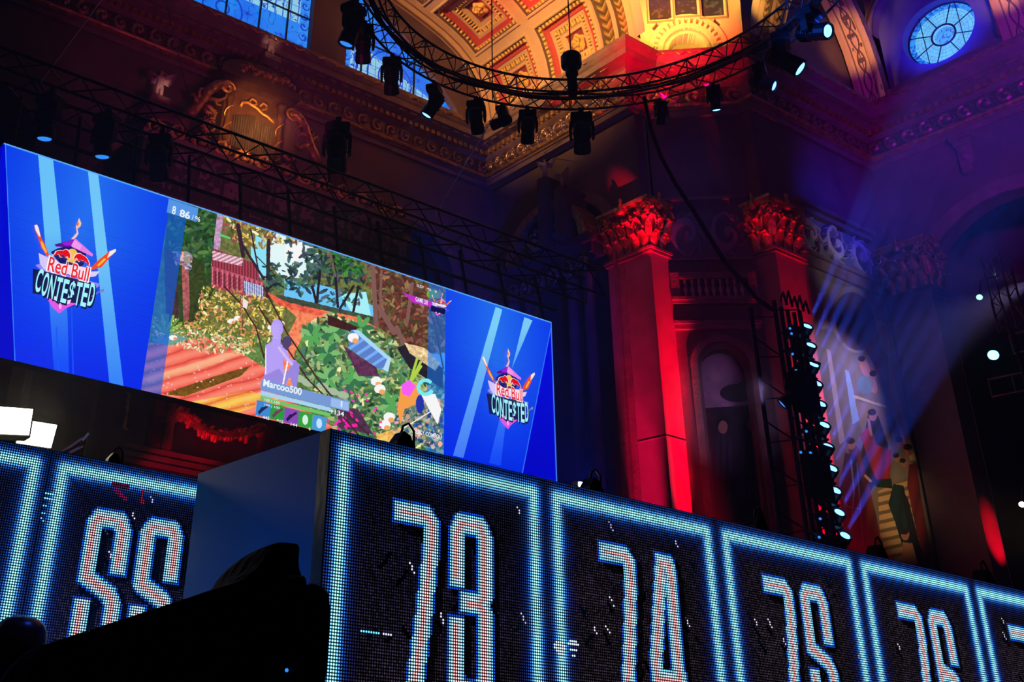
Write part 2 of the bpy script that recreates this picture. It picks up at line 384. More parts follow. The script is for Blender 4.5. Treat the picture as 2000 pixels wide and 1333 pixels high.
PROF = [(0, 20.2), (.1, 20.2), (.1, 20.4), (.16, 20.4), (.16, 20.5), (.24, 20.5), (.26, 20.58), (.12, 20.62), (.12, 21.25), (.22, 21.3),
        (.3, 21.36), (.3, 21.55), (.42, 21.6), (.85, 21.66), (.88, 21.86), (.95, 21.92), (1.02, 22.02), (1.05, 22.12), (1.05, 22.2), (0, 22.22)]
GL_ = [(.16, 20.46), (.27, 20.48), (.30, 20.54), (.27, 20.60), (.13, 20.63)]
struct(sweep(PATH, GL_, 'trim_70', M['gold']), 'thin gilded moulding along the foot of the frieze')
struct(sweep(PATH, PROF, 'trim_1', M['trim']), 'carved stone entablature with projecting cornice running round all the walls')
names = ['left', 'back', 'pier', 'chamfer', 'return', 'side', 'right']
for i, (p0, p1) in enumerate(zip(PATH[:-1], PATH[1:])):
    if i in (2, 4): continue
    d = Vector((p1[0]-p0[0], p1[1]-p0[1])); L = d.length; d.normalize(); nn = Vector((d.y, -d.x))
    a = Vector(p0)
    if i == 0: a = a+d*6; L -= 6
    o3 = (a.x+nn.x*.125, a.y+nn.y*.125, 20.64)
    nu = int(L*26)
    so = relief('trim_%d' % (i+2), o3, (d.x*L, d.y*L, 0), (0, 0, .6), (nn.x, nn.y, 0), nu, 16,
        lambda u, v, L=L: .09*scroll(u*L/.62, v), lambda u, v, L=L, i=i: (scroll(u*L/.62, v)[..., None]*np.array((.30, .17, .09))+np.array((.09, .05, .05))), M['attrgold'])
    struct(so, 'frieze of gilded scrollwork below the cornice of the %s wall' % names[i])
    mb = MB(); blocks_along((a.x, a.y), p1, .26, (.15, .14, .17), .36, 21.45, mb)
    struct(mb.build('trim_%d' % (i+12), M['gold']), 'row of gilded dentil blocks under the cornice of the %s wall' % names[i])
    mb = MB(); blocks_along((a.x, a.y), p1, .5, (.3, .05, .05), .70, 21.64, mb)
    for k in range(int(L/.8)):
        q = a+d*(k+.5)*.8+nn*1.04
        mb.tube([(q.x+d.x*t, q.y+d.y*t, 22.06+.05*math.sin(t*16)) for t in (-.36, -.24, -.12, 0, .12, .24, .36)], [.01, .03, .035, .045, .035, .03, .01], 5)
    struct(mb.build('trim_%d' % (i+22), M['gold']), 'gilded leaf moulding on the cornice lip of the %s wall' % names[i])

def wallbox(name, mat, a, b, label):
    return struct(MB().box(a, b).build(name, mat), label)
wallbox('floor', M['floor'], (-8, -4, -.2), (36, 27, 0), 'dark hall floor')
# left (far) wall with a big blind arch and flanking pilasters
def arch_wall(name, ax, c0, c1, u0, u1, z0, z1, arches, mat, label, rev=False):
    """wall slab in plane axis ax between c0 (front) and c1, with arched openings (uc, zspring, radius, zbottom)"""
    mb = MB(); cur = u0
    def pr(poly): mb.prism(poly, ax, c0, c1)
    for uc, zs, r, zb in sorted(arches):
        pr([(cur, z0), (uc-r, z0), (uc-r, z1), (cur, z1)])
        if zb > z0: pr([(uc-r, z0), (uc+r, z0), (uc+r, zb), (uc-r, zb)])
        K = 20
        for k in range(K):
            a0 = PI-PI*k/K; a1 = PI-PI*(k+1)/K
            p = [(uc+r*math.cos(a0), zs+r*math.sin(a0)), (uc+r*math.cos(a1), zs+r*math.sin(a1))]
            pr([p[0], p[1], (p[1][0], z1), (p[0][0], z1)])
        cur = uc+r
    pr([(cur, z0), (u1, z0), (u1, z1), (cur, z1)])
    return struct(mb.build(name, mat), label)
arch_wall('wall_left', 1, 26.0, 26.5, -6, 22.8, 0, 20.25, [(11.2, 13.5, 4.6, 6), (18.6, 15.6, 2.0, 6), (3.4, 15.6, 2.0, 6)], M['wall'], 'far left stone wall with blind arches behind the organ')
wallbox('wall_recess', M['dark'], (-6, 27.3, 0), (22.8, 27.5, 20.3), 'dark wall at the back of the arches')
def archivolt(ax, c, uc, zs, r, w_, t, mat, name, label, zb, K=28, parent=None):
    pts = [(uc-r, zb)]+[(uc+r*math.cos(PI-PI*k/K), zs+r*math.sin(PI-PI*k/K)) for k in range(K+1)]+[(uc+r, zb)]
    mb = MB()
    for rr, tt in ((w_, t), (w_*.35, t*1.8)):
        for (a, b) in zip(pts[:-1], pts[1:]):
            ca = Vector((a[0]-uc, max(a[1]-zs, 0))).normalized() if a[1] > zs else Vector((1 if a[0] > uc else -1, 0))
            cb = Vector((b[0]-uc, max(b[1]-zs, 0))).normalized() if b[1] > zs else Vector((1 if b[0] > uc else -1, 0))
            q = [(a[0], a[1]), (b[0], b[1]), (b[0]+cb.x*rr, b[1]+cb.y*rr), (a[0]+ca.x*rr, a[1]+ca.y*rr)]
            mb.prism(q, ax, c, c-tt)
    o = mb.build(name, mat, parent)
    return struct(o, label) if not parent else o
archivolt(1, 26.0, 18.6, 15.6, 2.0, .4, .12, M['trim'], 'trim_40', 'stone arch moulding on the far left wall', 8)
archivolt(1, 26.0, 11.2, 13.5, 4.6, .5, .14, M['trim'], 'trim_41', 'large stone arch moulding on the far wall behind the organ', 6)
# back wall (W2) and pier
arch_wall('wall_back', 0, 22.6, 23.0, 19.0, 26.2, 0, 20.25, [(22.4, 15.8, 2.3, 1)], M['wall'], 'stone wall with tall arch beside the red-lit pilaster')
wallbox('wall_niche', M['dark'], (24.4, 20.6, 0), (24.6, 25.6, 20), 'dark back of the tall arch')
archivolt(0, 22.6, 22.4, 15.8, 2.3, .35, .12, M['trim'], 'trim_42', 'moulding of the tall arch in the back wall', 1)
# chamfered pier wall, with niche
DA = Vector((23.2, 19.0, 0)); DB = Vector((25.3, 17.0, 0)); DD = (DB-DA).normalized(); DN = Vector((DD.y, -DD.x, 0)); DL = (DB-DA).length
def DP(s, z, o=0): p = DA+DD*s+DN*o; return (p.x, p.y, z)
def dquad(mb, pts, o0, o1):
    n = len(pts); vs = [DP(s, z, o0) for s, z in pts]+[DP(s, z, o1) for s, z in pts]
    mb.add(vs, [tuple(range(n)), tuple(range(n, 2*n))[::-1]]+[(i, (i+1) % n, n+(i+1) % n, n+i) for i in range(n)])
mb = MB(); sc_, zs_, rn = 1.52, 11.55, .62
dquad(mb, [(0, 0), (sc_-rn, 0), (sc_-rn, 20.25), (0, 20.25)], 0, -.4); dquad(mb, [(sc_+rn, 0), (DL, 0), (DL, 20.25), (sc_+rn, 20.25)], 0, -.4)
for k in range(16):
    a0 = PI-PI*k/16; a1 = PI-PI*(k+1)/16; p = [(sc_+rn*math.cos(a), zs_+rn*math.sin(a)) for a in (a0, a1)]
    dquad(mb, [p[0], p[1], (p[1][0], 20.25), (p[0][0], 20.25)], 0, -.4)
struct(mb.build('wall_chamfer', M['wall']), 'chamfered stone pier wall with small arched niche between two red pilasters')
nu, nv = 110, 520; S2, Z2 = np.meshgrid(sc_-.75+(np.arange(nu)+.5)/nu*1.5, 5+(np.arange(nv)+.5)/nv*7.4)
nx, ny = proj(DA.x+DD.x*S2-DN.x*.75, DA.y+DD.y*S2-DN.y*.75, Z2); q = Paint(nx, ny, (.62, .46, .56)); q.C = q.C*(.75+.5*fbm(S2*3, Z2*3, 6))[..., None]
q.poly([(1340, 800), (1490, 790), (1500, 1020), (1340, 1020)], (.16, .12, .16), .6+.8*fbm(nx*.05, ny*.05, 2)); q.ell(1440, 768, 34, 18, (.14, .10, .16)); q.ell(1460, 760, 24, 16, (.14, .10, .16))
for x_, y_ in ((1412, 835), (1468, 830)): q.ell(x_, y_-9, 14, 15, (.10, .06, .07)); q.ell(x_, y_, 9, 13, (.62, .42, .38)); q.poly([(x_-8, y_+12), (x_+8, y_+12), (x_+24, y_+40), (x_+28, y_+150), (x_-28, y_+150), (x_-24, y_+40)], (.22, .16, .24), .6+.5*np.abs(np.sin(nx*.25)))
G1, G2 = np.meshgrid(np.linspace(sc_-.75, sc_+.75, nu+1), np.linspace(5, 12.4, nv+1))
struct(grid('wall_niche_back', np.stack([DA.x+DD.x*G1-DN.x*.75, DA.y+DD.y*G1-DN.y*.75, G2], -1), linarr(q.C), M['attrmural']), 'painted back of the small arched niche with dim figures under a pale sky')
mb = MB()
for k in range(20):
    a0 = PI-PI*k/20; a1 = PI-PI*(k+1)/20
    dquad(mb, [(sc_+r_*math.cos(a), zs_+.1+r_*math.sin(a)) for r_, a in ((.72, a0), (.72, a1), (.92, a1), (.92, a0))], .0, .1)
for s0 in (sc_-.92, sc_+.72): dquad(mb, [(s0, 5), (s0+.2, 5), (s0+.2, zs_+.1), (s0, zs_+.1)], 0, .09)
for z0, z1, o in ((12.75, 12.9, .14), (12.9, 13.0, .2), (13.55, 13.65, .16), (13.65, 13.75, .24), (14.42, 14.55, .2), (15.0, 15.08, .1), (17.1, 17.2, .08)):
    dquad(mb, [(.25, z0), (DL-.2, z0), (DL-.2, z1), (.25, z1)], 0, o)
for s0 in (.25, DL-.45): dquad(mb, [(s0, 13.75), (s0+.25, 13.75), (s0+.25, 14.42), (s0, 14.42)], 0, .2)
struct(mb.build('trim_43', M['trim']), 'niche surround and string courses of the chamfered pier')
bal = empty('balustrade', DP(DL/2, 13.75, .15), 'small stone balustrade high on the chamfered pier above the niche', 'balustrade')
mb = MB(); dquad(mb, [(.5, 14.34), (DL-.45, 14.34), (DL-.45, 14.42), (.5, 14.42)], .06, .22); mb.build('rail', M['trim'], bal)
for k in range(9):
    s = .66+k*.2; c = DP(s, 13.75, .13)
    MB().lathe([(.05, 0), (.05, .05), (.03, .08), (.075, .22), (.05, .32), (.028, .36), (.028, .42), (.05, .47), (.05, .59)], c, n=8).build('baluster', M['marble'], bal, smooth=True)
struct(relief('trim_44', DP(.3, 15.1, .02), tuple(DD*(DL-.55)), (0, 0, 1.6), tuple(DN), 90, 60, lambda u, v: .07*scroll(u*2, v), lambda u, v: .12+.10*scroll(u*2, v)[..., None]*np.ones(3), M['attr']),
       'carved panel between the capitals of the chamfered pier')
# side wall (W4) with the mural
wallbox('wall_side', M['wall'], (25.3, 16.65, 0), (31.9, 17.0, 20.25), 'stone wall of the bay that holds the mural')
mb = MB()
mb.box((26.55, 16.45, 15.15), (30.6, 16.62, 15.5)); mb.box((26.55, 16.35, 15.5), (30.6, 16.62, 15.62)); mb.box((26.55, 16.40, 17.05), (30.6, 16.62, 17.2)); mb.box((26.55, 16.25, 17.2), (30.6, 16.62, 17.35))
struct(mb.build('trim_45', M['trim']), 'mouldings above and below the carved frieze over the mural')
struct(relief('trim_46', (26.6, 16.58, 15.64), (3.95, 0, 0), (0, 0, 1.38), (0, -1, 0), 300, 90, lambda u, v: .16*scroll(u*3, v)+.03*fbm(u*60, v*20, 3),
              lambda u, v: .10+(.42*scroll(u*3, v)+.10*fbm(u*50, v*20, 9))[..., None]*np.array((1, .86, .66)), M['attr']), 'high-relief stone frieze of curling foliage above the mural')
# right wall (W5) with a dark arch, keystone
arch_wall('wall_right', 0, 31.8, 32.3, -2, 16.7, 0, 20.25, [(12.7, 14.7, 3.0, 0.5), (3.5, 14.7, 3.0, .5)], M['wall'], 'right stone wall with a tall dark arch opening')
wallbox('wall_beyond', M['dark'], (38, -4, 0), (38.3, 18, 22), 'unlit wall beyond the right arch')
archivolt(0, 31.8, 12.7, 14.7, 3.0, .5, .12, M['trim'], 'trim_47', 'moulding round the dark right arch', 1)
ks = at(1880, 290, 0, 31.5)
mb = MB()
for z0, z1, hw, o in ((19.95, 20.18, .34, .36), (19.75, 19.95, .28, .28), (19.0, 19.75, .22, .22), (18.75, 19.0, .17, .30)):
    mb.box((31.8-o, ks.y-hw, z0), (31.85, ks.y+hw, z1))
mb.ball((31.6, ks.y, 19.35), .16)
struct(mb.build('trim_48', M['trim']), 'carved stone keystone at the head of the dark right arch')

# ---- pilasters with capitals
def spiral(c, r, axis_u, axis_v, turns=2.0, sgn=1, n=26):
    return [Vector(c)+Vector(axis_u)*(r*(1-.85*t/n)*math.cos(sgn*turns*2*PI*t/n))+Vector(axis_v)*(r*(1-.85*t/n)*math.sin(sgn*turns*2*PI*t/n)) for t in range(n+1)]
def leaf(mb, base, out, side, h, wd, curl=.35):
    """an acanthus leaf: rises from base, bends outwards at the tip"""
    base = Vector(base); out = Vector(out).normalized(); side = Vector(side).normalized(); rows = []
    for i in range(7):
        t = i/6; o = curl*h*(t**3)*1.2+.03; z = h*(t if t < .85 else .85-(t-.85)*1.2)
        wv = wd*(0.55+.45*math.sin(PI*min(t*1.1, 1)))*(1-.55*max(0, t-.6)/.4)*(1+.12*(i % 2))
        c = base+out*o+Vector((0, 0, z)); rows.append([c-side*wv/2+out*-.02, c+out*.035, c+side*wv/2+out*-.02])
    vs = [p for r in rows for p in r]+[p-out*.03 for r in rows for p in r]; n = 21
    fs = []
    for i in range(6):
        for j in range(2):
            a = i*3+j; fs += [(a, a+1, a+4, a+3), (n+a, n+a+3, n+a+4, n+a+1)]
    fs += [(0, 3, n+3, n)]+[(i*3, i*3+3, n+i*3+3, n+i*3) for i in range(1, 6)]+[(i*3+2, n+i*3+2, n+i*3+5, i*3+5) for i in range(6)]
    mb.add(vs, fs)
def capital(par, x0, x1, y0, y1, z0, h, faces):
    core = MB(); core.box((x0+.03, y0+.03, z0), (x1-.03, y1-.03, z0+h*.82)).build('capital_core', M['trim'], par)
    ab = MB(); ab.box((x0-.12, y0-.12, z0+h*.88), (x1+.12, y1+.12, z0+h*.94)); ab.box((x0-.2, y0-.2, z0+h*.94), (x1+.2, y1+.2, z0+h)); ab.build('abacus', M['gold'], par)
    nk = MB(); nk.box((x0-.06, y0-.06, z0-.16), (x1+.06, y1+.06, z0-.10)); nk.box((x0-.1, y0-.1, z0-.06), (x1+.1, y1+.1, z0+.02)); nk.build('necking', M['trim'], par)
    lf = MB(); vo = MB(); bd = MB()
    for ax in faces:
        if ax == 'x': o = Vector((-1, 0, 0)); s = Vector((0, 1, 0)); c0 = Vector((x0, y0, z0)); L = y1-y0
        else: o = Vector((0, -1, 0)); s = Vector((1, 0, 0)); c0 = Vector((x0, y0, z0)); L = x1-x0
        m = max(2, int(round(L/.38)))
        for row, (zz, hh, sh) in enumerate(((0, .42, 0), (h*.22, .5, .5))):
            for k in range(m+(1 if row else 0)):
                p = c0+s*(L*(k+(.5 if not row else 0))/m); leaf(lf, (p.x, p.y, z0+zz), o, s, h*hh, L/m*.85)
        for e, sg in ((0, 1), (1, -1)):
            c = c0+s*(L*e)+o*.12+Vector((0, 0, h*.74)); vo.tube(spiral(c, h*.16, s*-sg, (0, 0, 1), 2.0, 1), .035, 5)
            vo.tube([c0+s*(L*(.5-.12*sg))+o*.08+Vector((0, 0, h*.45)), c0+s*(L*(.5-.3*sg))+o*.12+Vector((0, 0, h*.72)), c+Vector((0, 0, h*.15))], .04, 5)
        mid = c0+s*L*.5+o*.2
        vo.lathe([(.05, 0), (.11, .05), (.13, .12), (.06, .2), (.09, .3), (.04, .4), (.07, .52), (.02, .6)], (mid.x, mid.y, z0+h*.80), n=8)
        for k in range(9):
            t = k/8; p = c0+s*(L*(.1+.8*t))+o*.17+Vector((0, 0, h*(.80-.16*math.sin(PI*t)))); bd.ball((p.x, p.y, p.z), .055, 6)
        for k in range(14):
            p = c0+s*L*random.random()+o*(.1+.1*random.random())+Vector((0, 0, h*random.uniform(.25, .8))); bd.ball((p.x, p.y, p.z), random.uniform(.03, .07), 6)
    lf.build('acanthus_leaves', M['gold'], par, smooth=True); vo.add(bd.v, bd.f); vo.build('carved_volutes', M['gold'], par, smooth=True)
NPIL = [60]
def pilaster(x0, x1, y0, y1, zc, h, faces, label, fl=True):
    NPIL[0] += 1; p = struct(empty('trim_%d' % NPIL[0], ((x0+x1)/2, (y0+y1)/2, 0), label, None))
    sh = MB(); sh.box((x0, y0, .9), (x1, y1, zc))
    sh.box((x0-.015, y0-.015, 6.0), (x1, y1, 6.03)); sh.box((x0-.015, y0-.015, 9.35), (x1, y1, 9.38))
    sh.build('shaft', M['red'], p)
    b = MB(); b.box((x0-.2, y0-.2, 0), (x1+.05, y1+.05, .6)); b.box((x0-.1, y0-.1, .6), (x1+.02, y1+.02, .9)); b.build('base', M['trim'], p)
    capital(p, x0, x1, y0, y1, zc, h, faces); return p
pilaster(22.5, 23.3, 18.72, 20.43, 15.2, 1.7, 'xy', 'square red-lit pilaster with glowing red gilded capital right of the big screen')
pilaster(25.2, 26.5, 16.4, 17.2, 15.2, 1.7, 'xy', 'dim pilaster behind the column of spotlights, left of the mural')
pilaster(31.1, 31.95, 15.15, 16.55, 15.2, 1.7, 'xy', 'pilaster right of the mural with a red beam at its foot')

# ---- mural
mu0, mu1, mz0, mz1 = 26.60, 30.95, 5.5, 15.15
nu, nv = 260, 560
u, v = np.meshgrid(mu0+(np.arange(nu)+.5)/nu*(mu1-mu0), mz0+(np.arange(nv)+.5)/nv*(mz1-mz0))
PX, PY = proj(u, np.full_like(u, 16.55), v)
p = Paint(PX, PY, (.50, .44, .36)); T = .85+.3*fbm(PX*.08, PY*.03, 5)
p.C *= T[..., None]
p.poly([(1600, 560), (1650, 545), (1740, 610), (1850, 1110), (1640, 1110), (1600, 800)], (.46, .42, .36), T)
p.poly([(1590, 540), (1760, 600), (1770, 700), (1600, 640)], (.55, .50, .44), T)
p.ell(1668, 625, 45, 66, (.62, .56, .48), -.25); p.ell(1670, 628, 38, 58, (.34, .28, .30), -.25)
for k in range(60): p.ell(random.uniform(1640, 1700), random.uniform(585, 675), random.uniform(4, 12), random.uniform(4, 12), (.42, .32, .34), 0, .25)
p.poly([(1595, 575), (1612, 570), (1618, 596), (1612, 600), (1618, 640), (1604, 645), (1608, 600)], (.72, .66, .56)); p.poly([(1712, 625), (1730, 630), (1735, 660), (1742, 700), (1728, 690), (1715, 650)], (.74, .68, .5), T)
p.poly([(1614, 682), (1622, 685), (1650, 860), (1640, 870)], (.66, .60, .54)); p.poly([(1734, 690), (1752, 760), (1790, 900), (1778, 900), (1740, 800)], (.80, .68, .42), T)
p.poly([(1650, 722), (1658, 726), (1680, 820), (1665, 830)], (.55, .65, .70)); p.poly([(1720, 740), (1730, 750), (1748, 860), (1738, 840)], (.40, .50, .60))
p.line([(1668, 775), (1730, 795)], 5, (.75, .66, .5)); p.poly([(1670, 782), (1728, 800), (1745, 900), (1690, 880)], (.55, .47, .36), T)
for c, (x, y) in (((.80, .52, .42), (1700, 690)), ((.78, .5, .4), (1712, 720)), ((.72, .48, .4), (1690, 720)), ((.75, .5, .4), (1703, 750)), ((.62, .2, .3), (1710, 700))): p.ell(x, y, 9, 20, c, -.4)
for x, y in ((1697, 672), (1684, 706), (1706, 735)): p.ell(x, y, 7, 8, (.70, .45, .36)); p.ell(x-1, y-5, 7, 6, (.10, .06, .05))
p.ell(1690, 752, 16, 18, (.35, .52, .52), 0, .7)
p.poly([(1770, 935), (1790, 940), (1800, 1060), (1780, 1110), (1720, 1090), (1715, 960)], (.62, .50, .32), .7+.5*(np.sin(PY*.35+PX*.08) > -.3))
def robe(pts, c, k=1.0, w_=9.0):
    f = .62+.45*np.abs(np.sin(PX/w_+PY/61+2.5*fbm(PX*.02, PY*.01, 2))); p.poly(pts, c, f*k)
robe([(1695, 810), (1715, 812), (1735, 870), (1728, 920), (1700, 960), (1680, 900)], (.12, .12, .12))
robe([(1680, 850), (1700, 830), (1712, 870), (1742, 880), (1738, 935), (1715, 945), (1698, 905)], (.62, .12, .07))
robe([(1700, 938), (1740, 935), (1744, 955), (1712, 952)], (.06, .16, .08))
robe([(1655, 850), (1680, 880), (1695, 940), (1712, 1010), (1722, 1060), (1710, 1085), (1690, 1060), (1685, 960), (1660, 910)], (.45, .18, .10))
robe([(1650, 885), (1672, 890), (1690, 960), (1695, 1080), (1640, 1090), (1640, 950)], (.10, .11, .17)); p.line([(1662, 900), (1668, 960), (1664, 1010)], 3, (.55, .6, .6)); p.line([(1645, 970), (1655, 990), (1680, 995)], 3, (.5, .5, .35)); p.line([(1674, 905), (1680, 990), (1685, 1060)], 2.5, (.4, .45, .55))
robe([(1745, 945), (1765, 950), (1775, 1000), (1790, 1070), (1765, 1075), (1748, 1020), (1735, 985)], (.03, .17, .15)); robe([(1760, 950), (1775, 980), (1795, 1060), (1812, 1110), (1785, 1110)], (.05, .06, .07))
robe([(1775, 908), (1790, 905), (1800, 980), (1815, 1060), (1840, 1110), (1810, 1110), (1790, 1040), (1772, 950)], (.45, .08, .06))
for x, y, r in ((1705, 812, 8), (1663, 868, 8), (1758, 865, 7), (1775, 880, 8), (1752, 895, 6), (1765, 905, 6), (1768, 1045, 8)):
    p.ell(x, y, r, r*1.35, (.66, .44, .33)); p.ell(x-2, y-r*.8, r*1.05, r*.8, (.12, .07, .05))
p.poly([(1763, 1060), (1782, 1062), (1795, 1110), (1760, 1110)], (.70, .48, .34)); p.line([(1690, 930), (1700, 940)], 5, (.8, .6, .45)); p.line([(1696, 820), (1702, 850)], 5, (.66, .46, .34))
P3 = np.stack(np.meshgrid(np.linspace(mu0, mu1, nu+1), np.linspace(mz0, mz1, nv+1)), -1)
P3 = np.stack([P3[..., 0], np.full(P3.shape[:2], 16.55), P3[..., 1]], -1)
mural = empty('mural', (28.8, 16.6, 5.5), 'tall painted mural of robed figures on steps under an oval, washed by blue beams', 'mural')
grid('painting', P3, linarr(p.C), M['attrmural'], mural)
MB().box((mu0-.05, 16.56, mz0), (mu1, 16.62, mz1)).build('plaster_backing', M['wall'], mural)

# ---- vault over the far arm: a carved height field
prof = [(22.0, 22.2), (21.93, 23.0), (21.8, 23.7), (21.5, 24.5), (21.0, 25.2), (20.4, 25.65), (19.7, 26.0), (18.9, 26.27), (18.0, 26.52), (17.2, 26.72), (15.5, 27.08), (14.0, 27.35), (12.5, 27.5), (11.0, 27.55)]
def curve_tab(prof, n=400):
    P = np.array(prof, float); d = np.r_[0, np.cumsum(np.hypot(*np.diff(P, axis=0).T))]
    s = np.linspace(0, d[-1], n); X = np.interp(s, d, P[:, 0]); Z = np.interp(s, d, P[:, 1])
    k = np.ones(9)/9; Xp = np.convolve(np.pad(X, 4, 'edge'), k, 'valid'); Zp = np.convolve(np.pad(Z, 4, 'edge'), k, 'valid')
    return s, Xp, Zp
S_, XS_, ZS_ = curve_tab(prof)
NX_ = np.gradient(ZS_); NZ_ = -np.gradient(XS_); L_ = np.hypot(NX_, NZ_); NX_, NZ_ = NX_/L_, NZ_/L_   # outward (away from the room)
TAN = np.array((.50, .33, .19)); REDP = np.array((.42, .05, .05)); GLD = np.array((.75, .47, .12)); DRK = np.array((.10, .05, .04))
def coffer(a, b, size=1.18):
    """a, b: distance from the coffer's centre; returns recess depth, colour"""
    d = np.maximum(np.abs(a), np.abs(b)); D = np.zeros_like(d); C = np.zeros(d.shape+(3,)); C[:] = TAN
    t = np.where(np.abs(a) > np.abs(b), b, a)
    def band(lo, hi, dep, c, tex=None):
        m = (d >= lo) & (d < hi); D[m] = dep if np.isscalar(dep) else dep[m]
        cc = np.broadcast_to(np.array(c), C.shape)[m].copy()
        if tex is not None: cc = cc*tex[m][:, None]
        C[m] = cc
    egg = (np.cos(t*2*PI/.17) > -.1)*1.0; egg2 = (np.cos(t*2*PI/.13) > -.1)*1.0
    band(size, size+.09, -.05, TAN*1.1); band(size-.05, size, .04, DRK)
    band(size-.17, size-.05, .10-.05*egg, GLD, .25+.75*egg); band(size-.36, size-.17, .20, REDP); band(size-.48, size-.36, .24, TAN*.95)
    band(size-.62, size-.48, .30-.05*egg2, GLD, .3+.7*egg2); band(size-.78, size-.62, .36, TAN*1.05); band(0, size-.78, .46, REDP*.45)
    r = np.hypot(a, b); th = np.arctan2(b, a); pet = .30*(1+.12*np.cos(5*th)); pet2 = .18*(1+.15*np.cos(5*th+.6))
    m = r < pet; D[m] = (.44-.20*np.cos(r/pet*PI/2)*(1+.15*np.cos(th*5)))[m]; C[m] = (GLD*1.05)
    m = m & (np.abs(r-pet2) < .018); C[m] = GLD*.35
    m = (r < pet) & (np.abs(r-.07) < .012); C[m] = GLD*.35
    return D, C
def leafband(a, w_, t, k=.34):
    """laurel garland: a across (-w/2..w/2), t along"""
    ph = (t/k-np.abs(a)/w_*1.6) % 1.0; sh = np.clip(1-np.abs(ph-.5)*2.4, 0, 1); side = np.clip(1-(np.abs(a)/(w_/2))**3, 0, 1)
    vein = np.abs(np.sin(a*60+t*20))
    return sh*side*(.6+.4*vein)
def vault_field(s, y, mirror=False):
    D = np.zeros_like(s); C = np.zeros(s.shape+(3,)); C[:] = TAN*(.92+.16*fbm(s*6, y*6, 1))[..., None]
    inn = y > 19.55
    a = ((s-1.65+1.45) % 2.9)-1.45; b = ((y-20.85+1.45) % 2.9)-1.45
    d, c = coffer(a, b); m = inn & (np.maximum(abs(a), abs(b)) < 1.27) & (y < 25.2); D[m] = d[m]; C[m] = c[m]
    g = inn & (np.maximum(abs(a), abs(b)) >= 1.40); 
    def bnd(y0, y1, dep, c=None, tex=None):
        m = (y >= y0) & (y < y1); D[m] = dep if np.isscalar(dep) else dep[m]
        if c is not None:
            cc = np.broadcast_to(np.array(c), C.shape)[m].copy()
            if tex is not None: cc = cc*tex[m][:, None]
            C[m] = cc
    # end mouldings against the far wall
    bnd(25.28, 25.4, .05, DRK*2); bnd(25.4, 25.5, -.10, TAN*1.1); bnd(25.5, 25.56, .0, DRK*1.5); bnd(25.56, 25.72, -.16, TAN); bnd(25.72, 26.2, -.05, TAN*.5)
    lb = leafband(y-19.08, .5, s); bnd(19.42, 19.55, -.18, TAN*1.1); bnd(19.36, 19.42, -.08, DRK)
    bnd(18.8, 19.36, -.06-.14*lb, GLD*.8, .12+.9*lb); bnd(18.62, 18.8, -.22, TAN*1.15)
    lb2 = leafband(y-18.42, .34, s, .26); bnd(18.26, 18.62, -.10-.12*lb2, GLD, .15+.9*lb2); bnd(18.2, 18.26, .0, DRK)
    bnd(17.98, 18.2, -.26, np.array((.80, .60, .30))); bnd(17.86, 17.98, -.12, np.array((.55, .35, .12))); bnd(17.5, 17.86, -.32, np.array((.85, .68, .42)))
    return D, C
def vault(name, y0, y1, ny, ns, smax, xf, label, s0=0.0):
    sv = np.linspace(s0, smax, ns+1); yv = np.linspace(y0, y1, ny+1); s, y = np.meshgrid(sv, yv)
    D, _ = vault_field(s, y); X = np.interp(s, S_, XS_)+D*np.interp(s, S_, NX_); Z = np.interp(s, S_, ZS_)+D*np.interp(s, S_, NZ_)
    sc2 = (sv[1:]+sv[:-1])/2; yc2 = (yv[1:]+yv[:-1])/2; s2, y2 = np.meshgrid(sc2, yc2); _, C = vault_field(s2, y2)
    P = xf(X, y, Z)
    return struct(grid(name, P, C, M['attr']), label)
vault('ceiling', 17.5, 26.1, 560, 700, 12.5, lambda X, Y, Z: np.stack([X, Y, Z], -1), 'coffered barrel vault with gilded rosettes in red square coffers')
vault('ceiling_left', 17.5, 26.1, 90, 120, 12.5, lambda X, Y, Z: np.stack([22-X, Y, Z], -1), 'left half of the coffered vault')
# arch bands towards the right arm, springing from the side wall: same curve turned a quarter
def xf_right(X, Y, Z): return np.stack([24.9+(Y-17.5)*.95, 16.3-(22-X), Z], -1)
vault('ceiling_arch', 17.5, 19.5, 150, 420, 8.0, xf_right, 'garlanded arch bands above the right side of the chamfered pier')
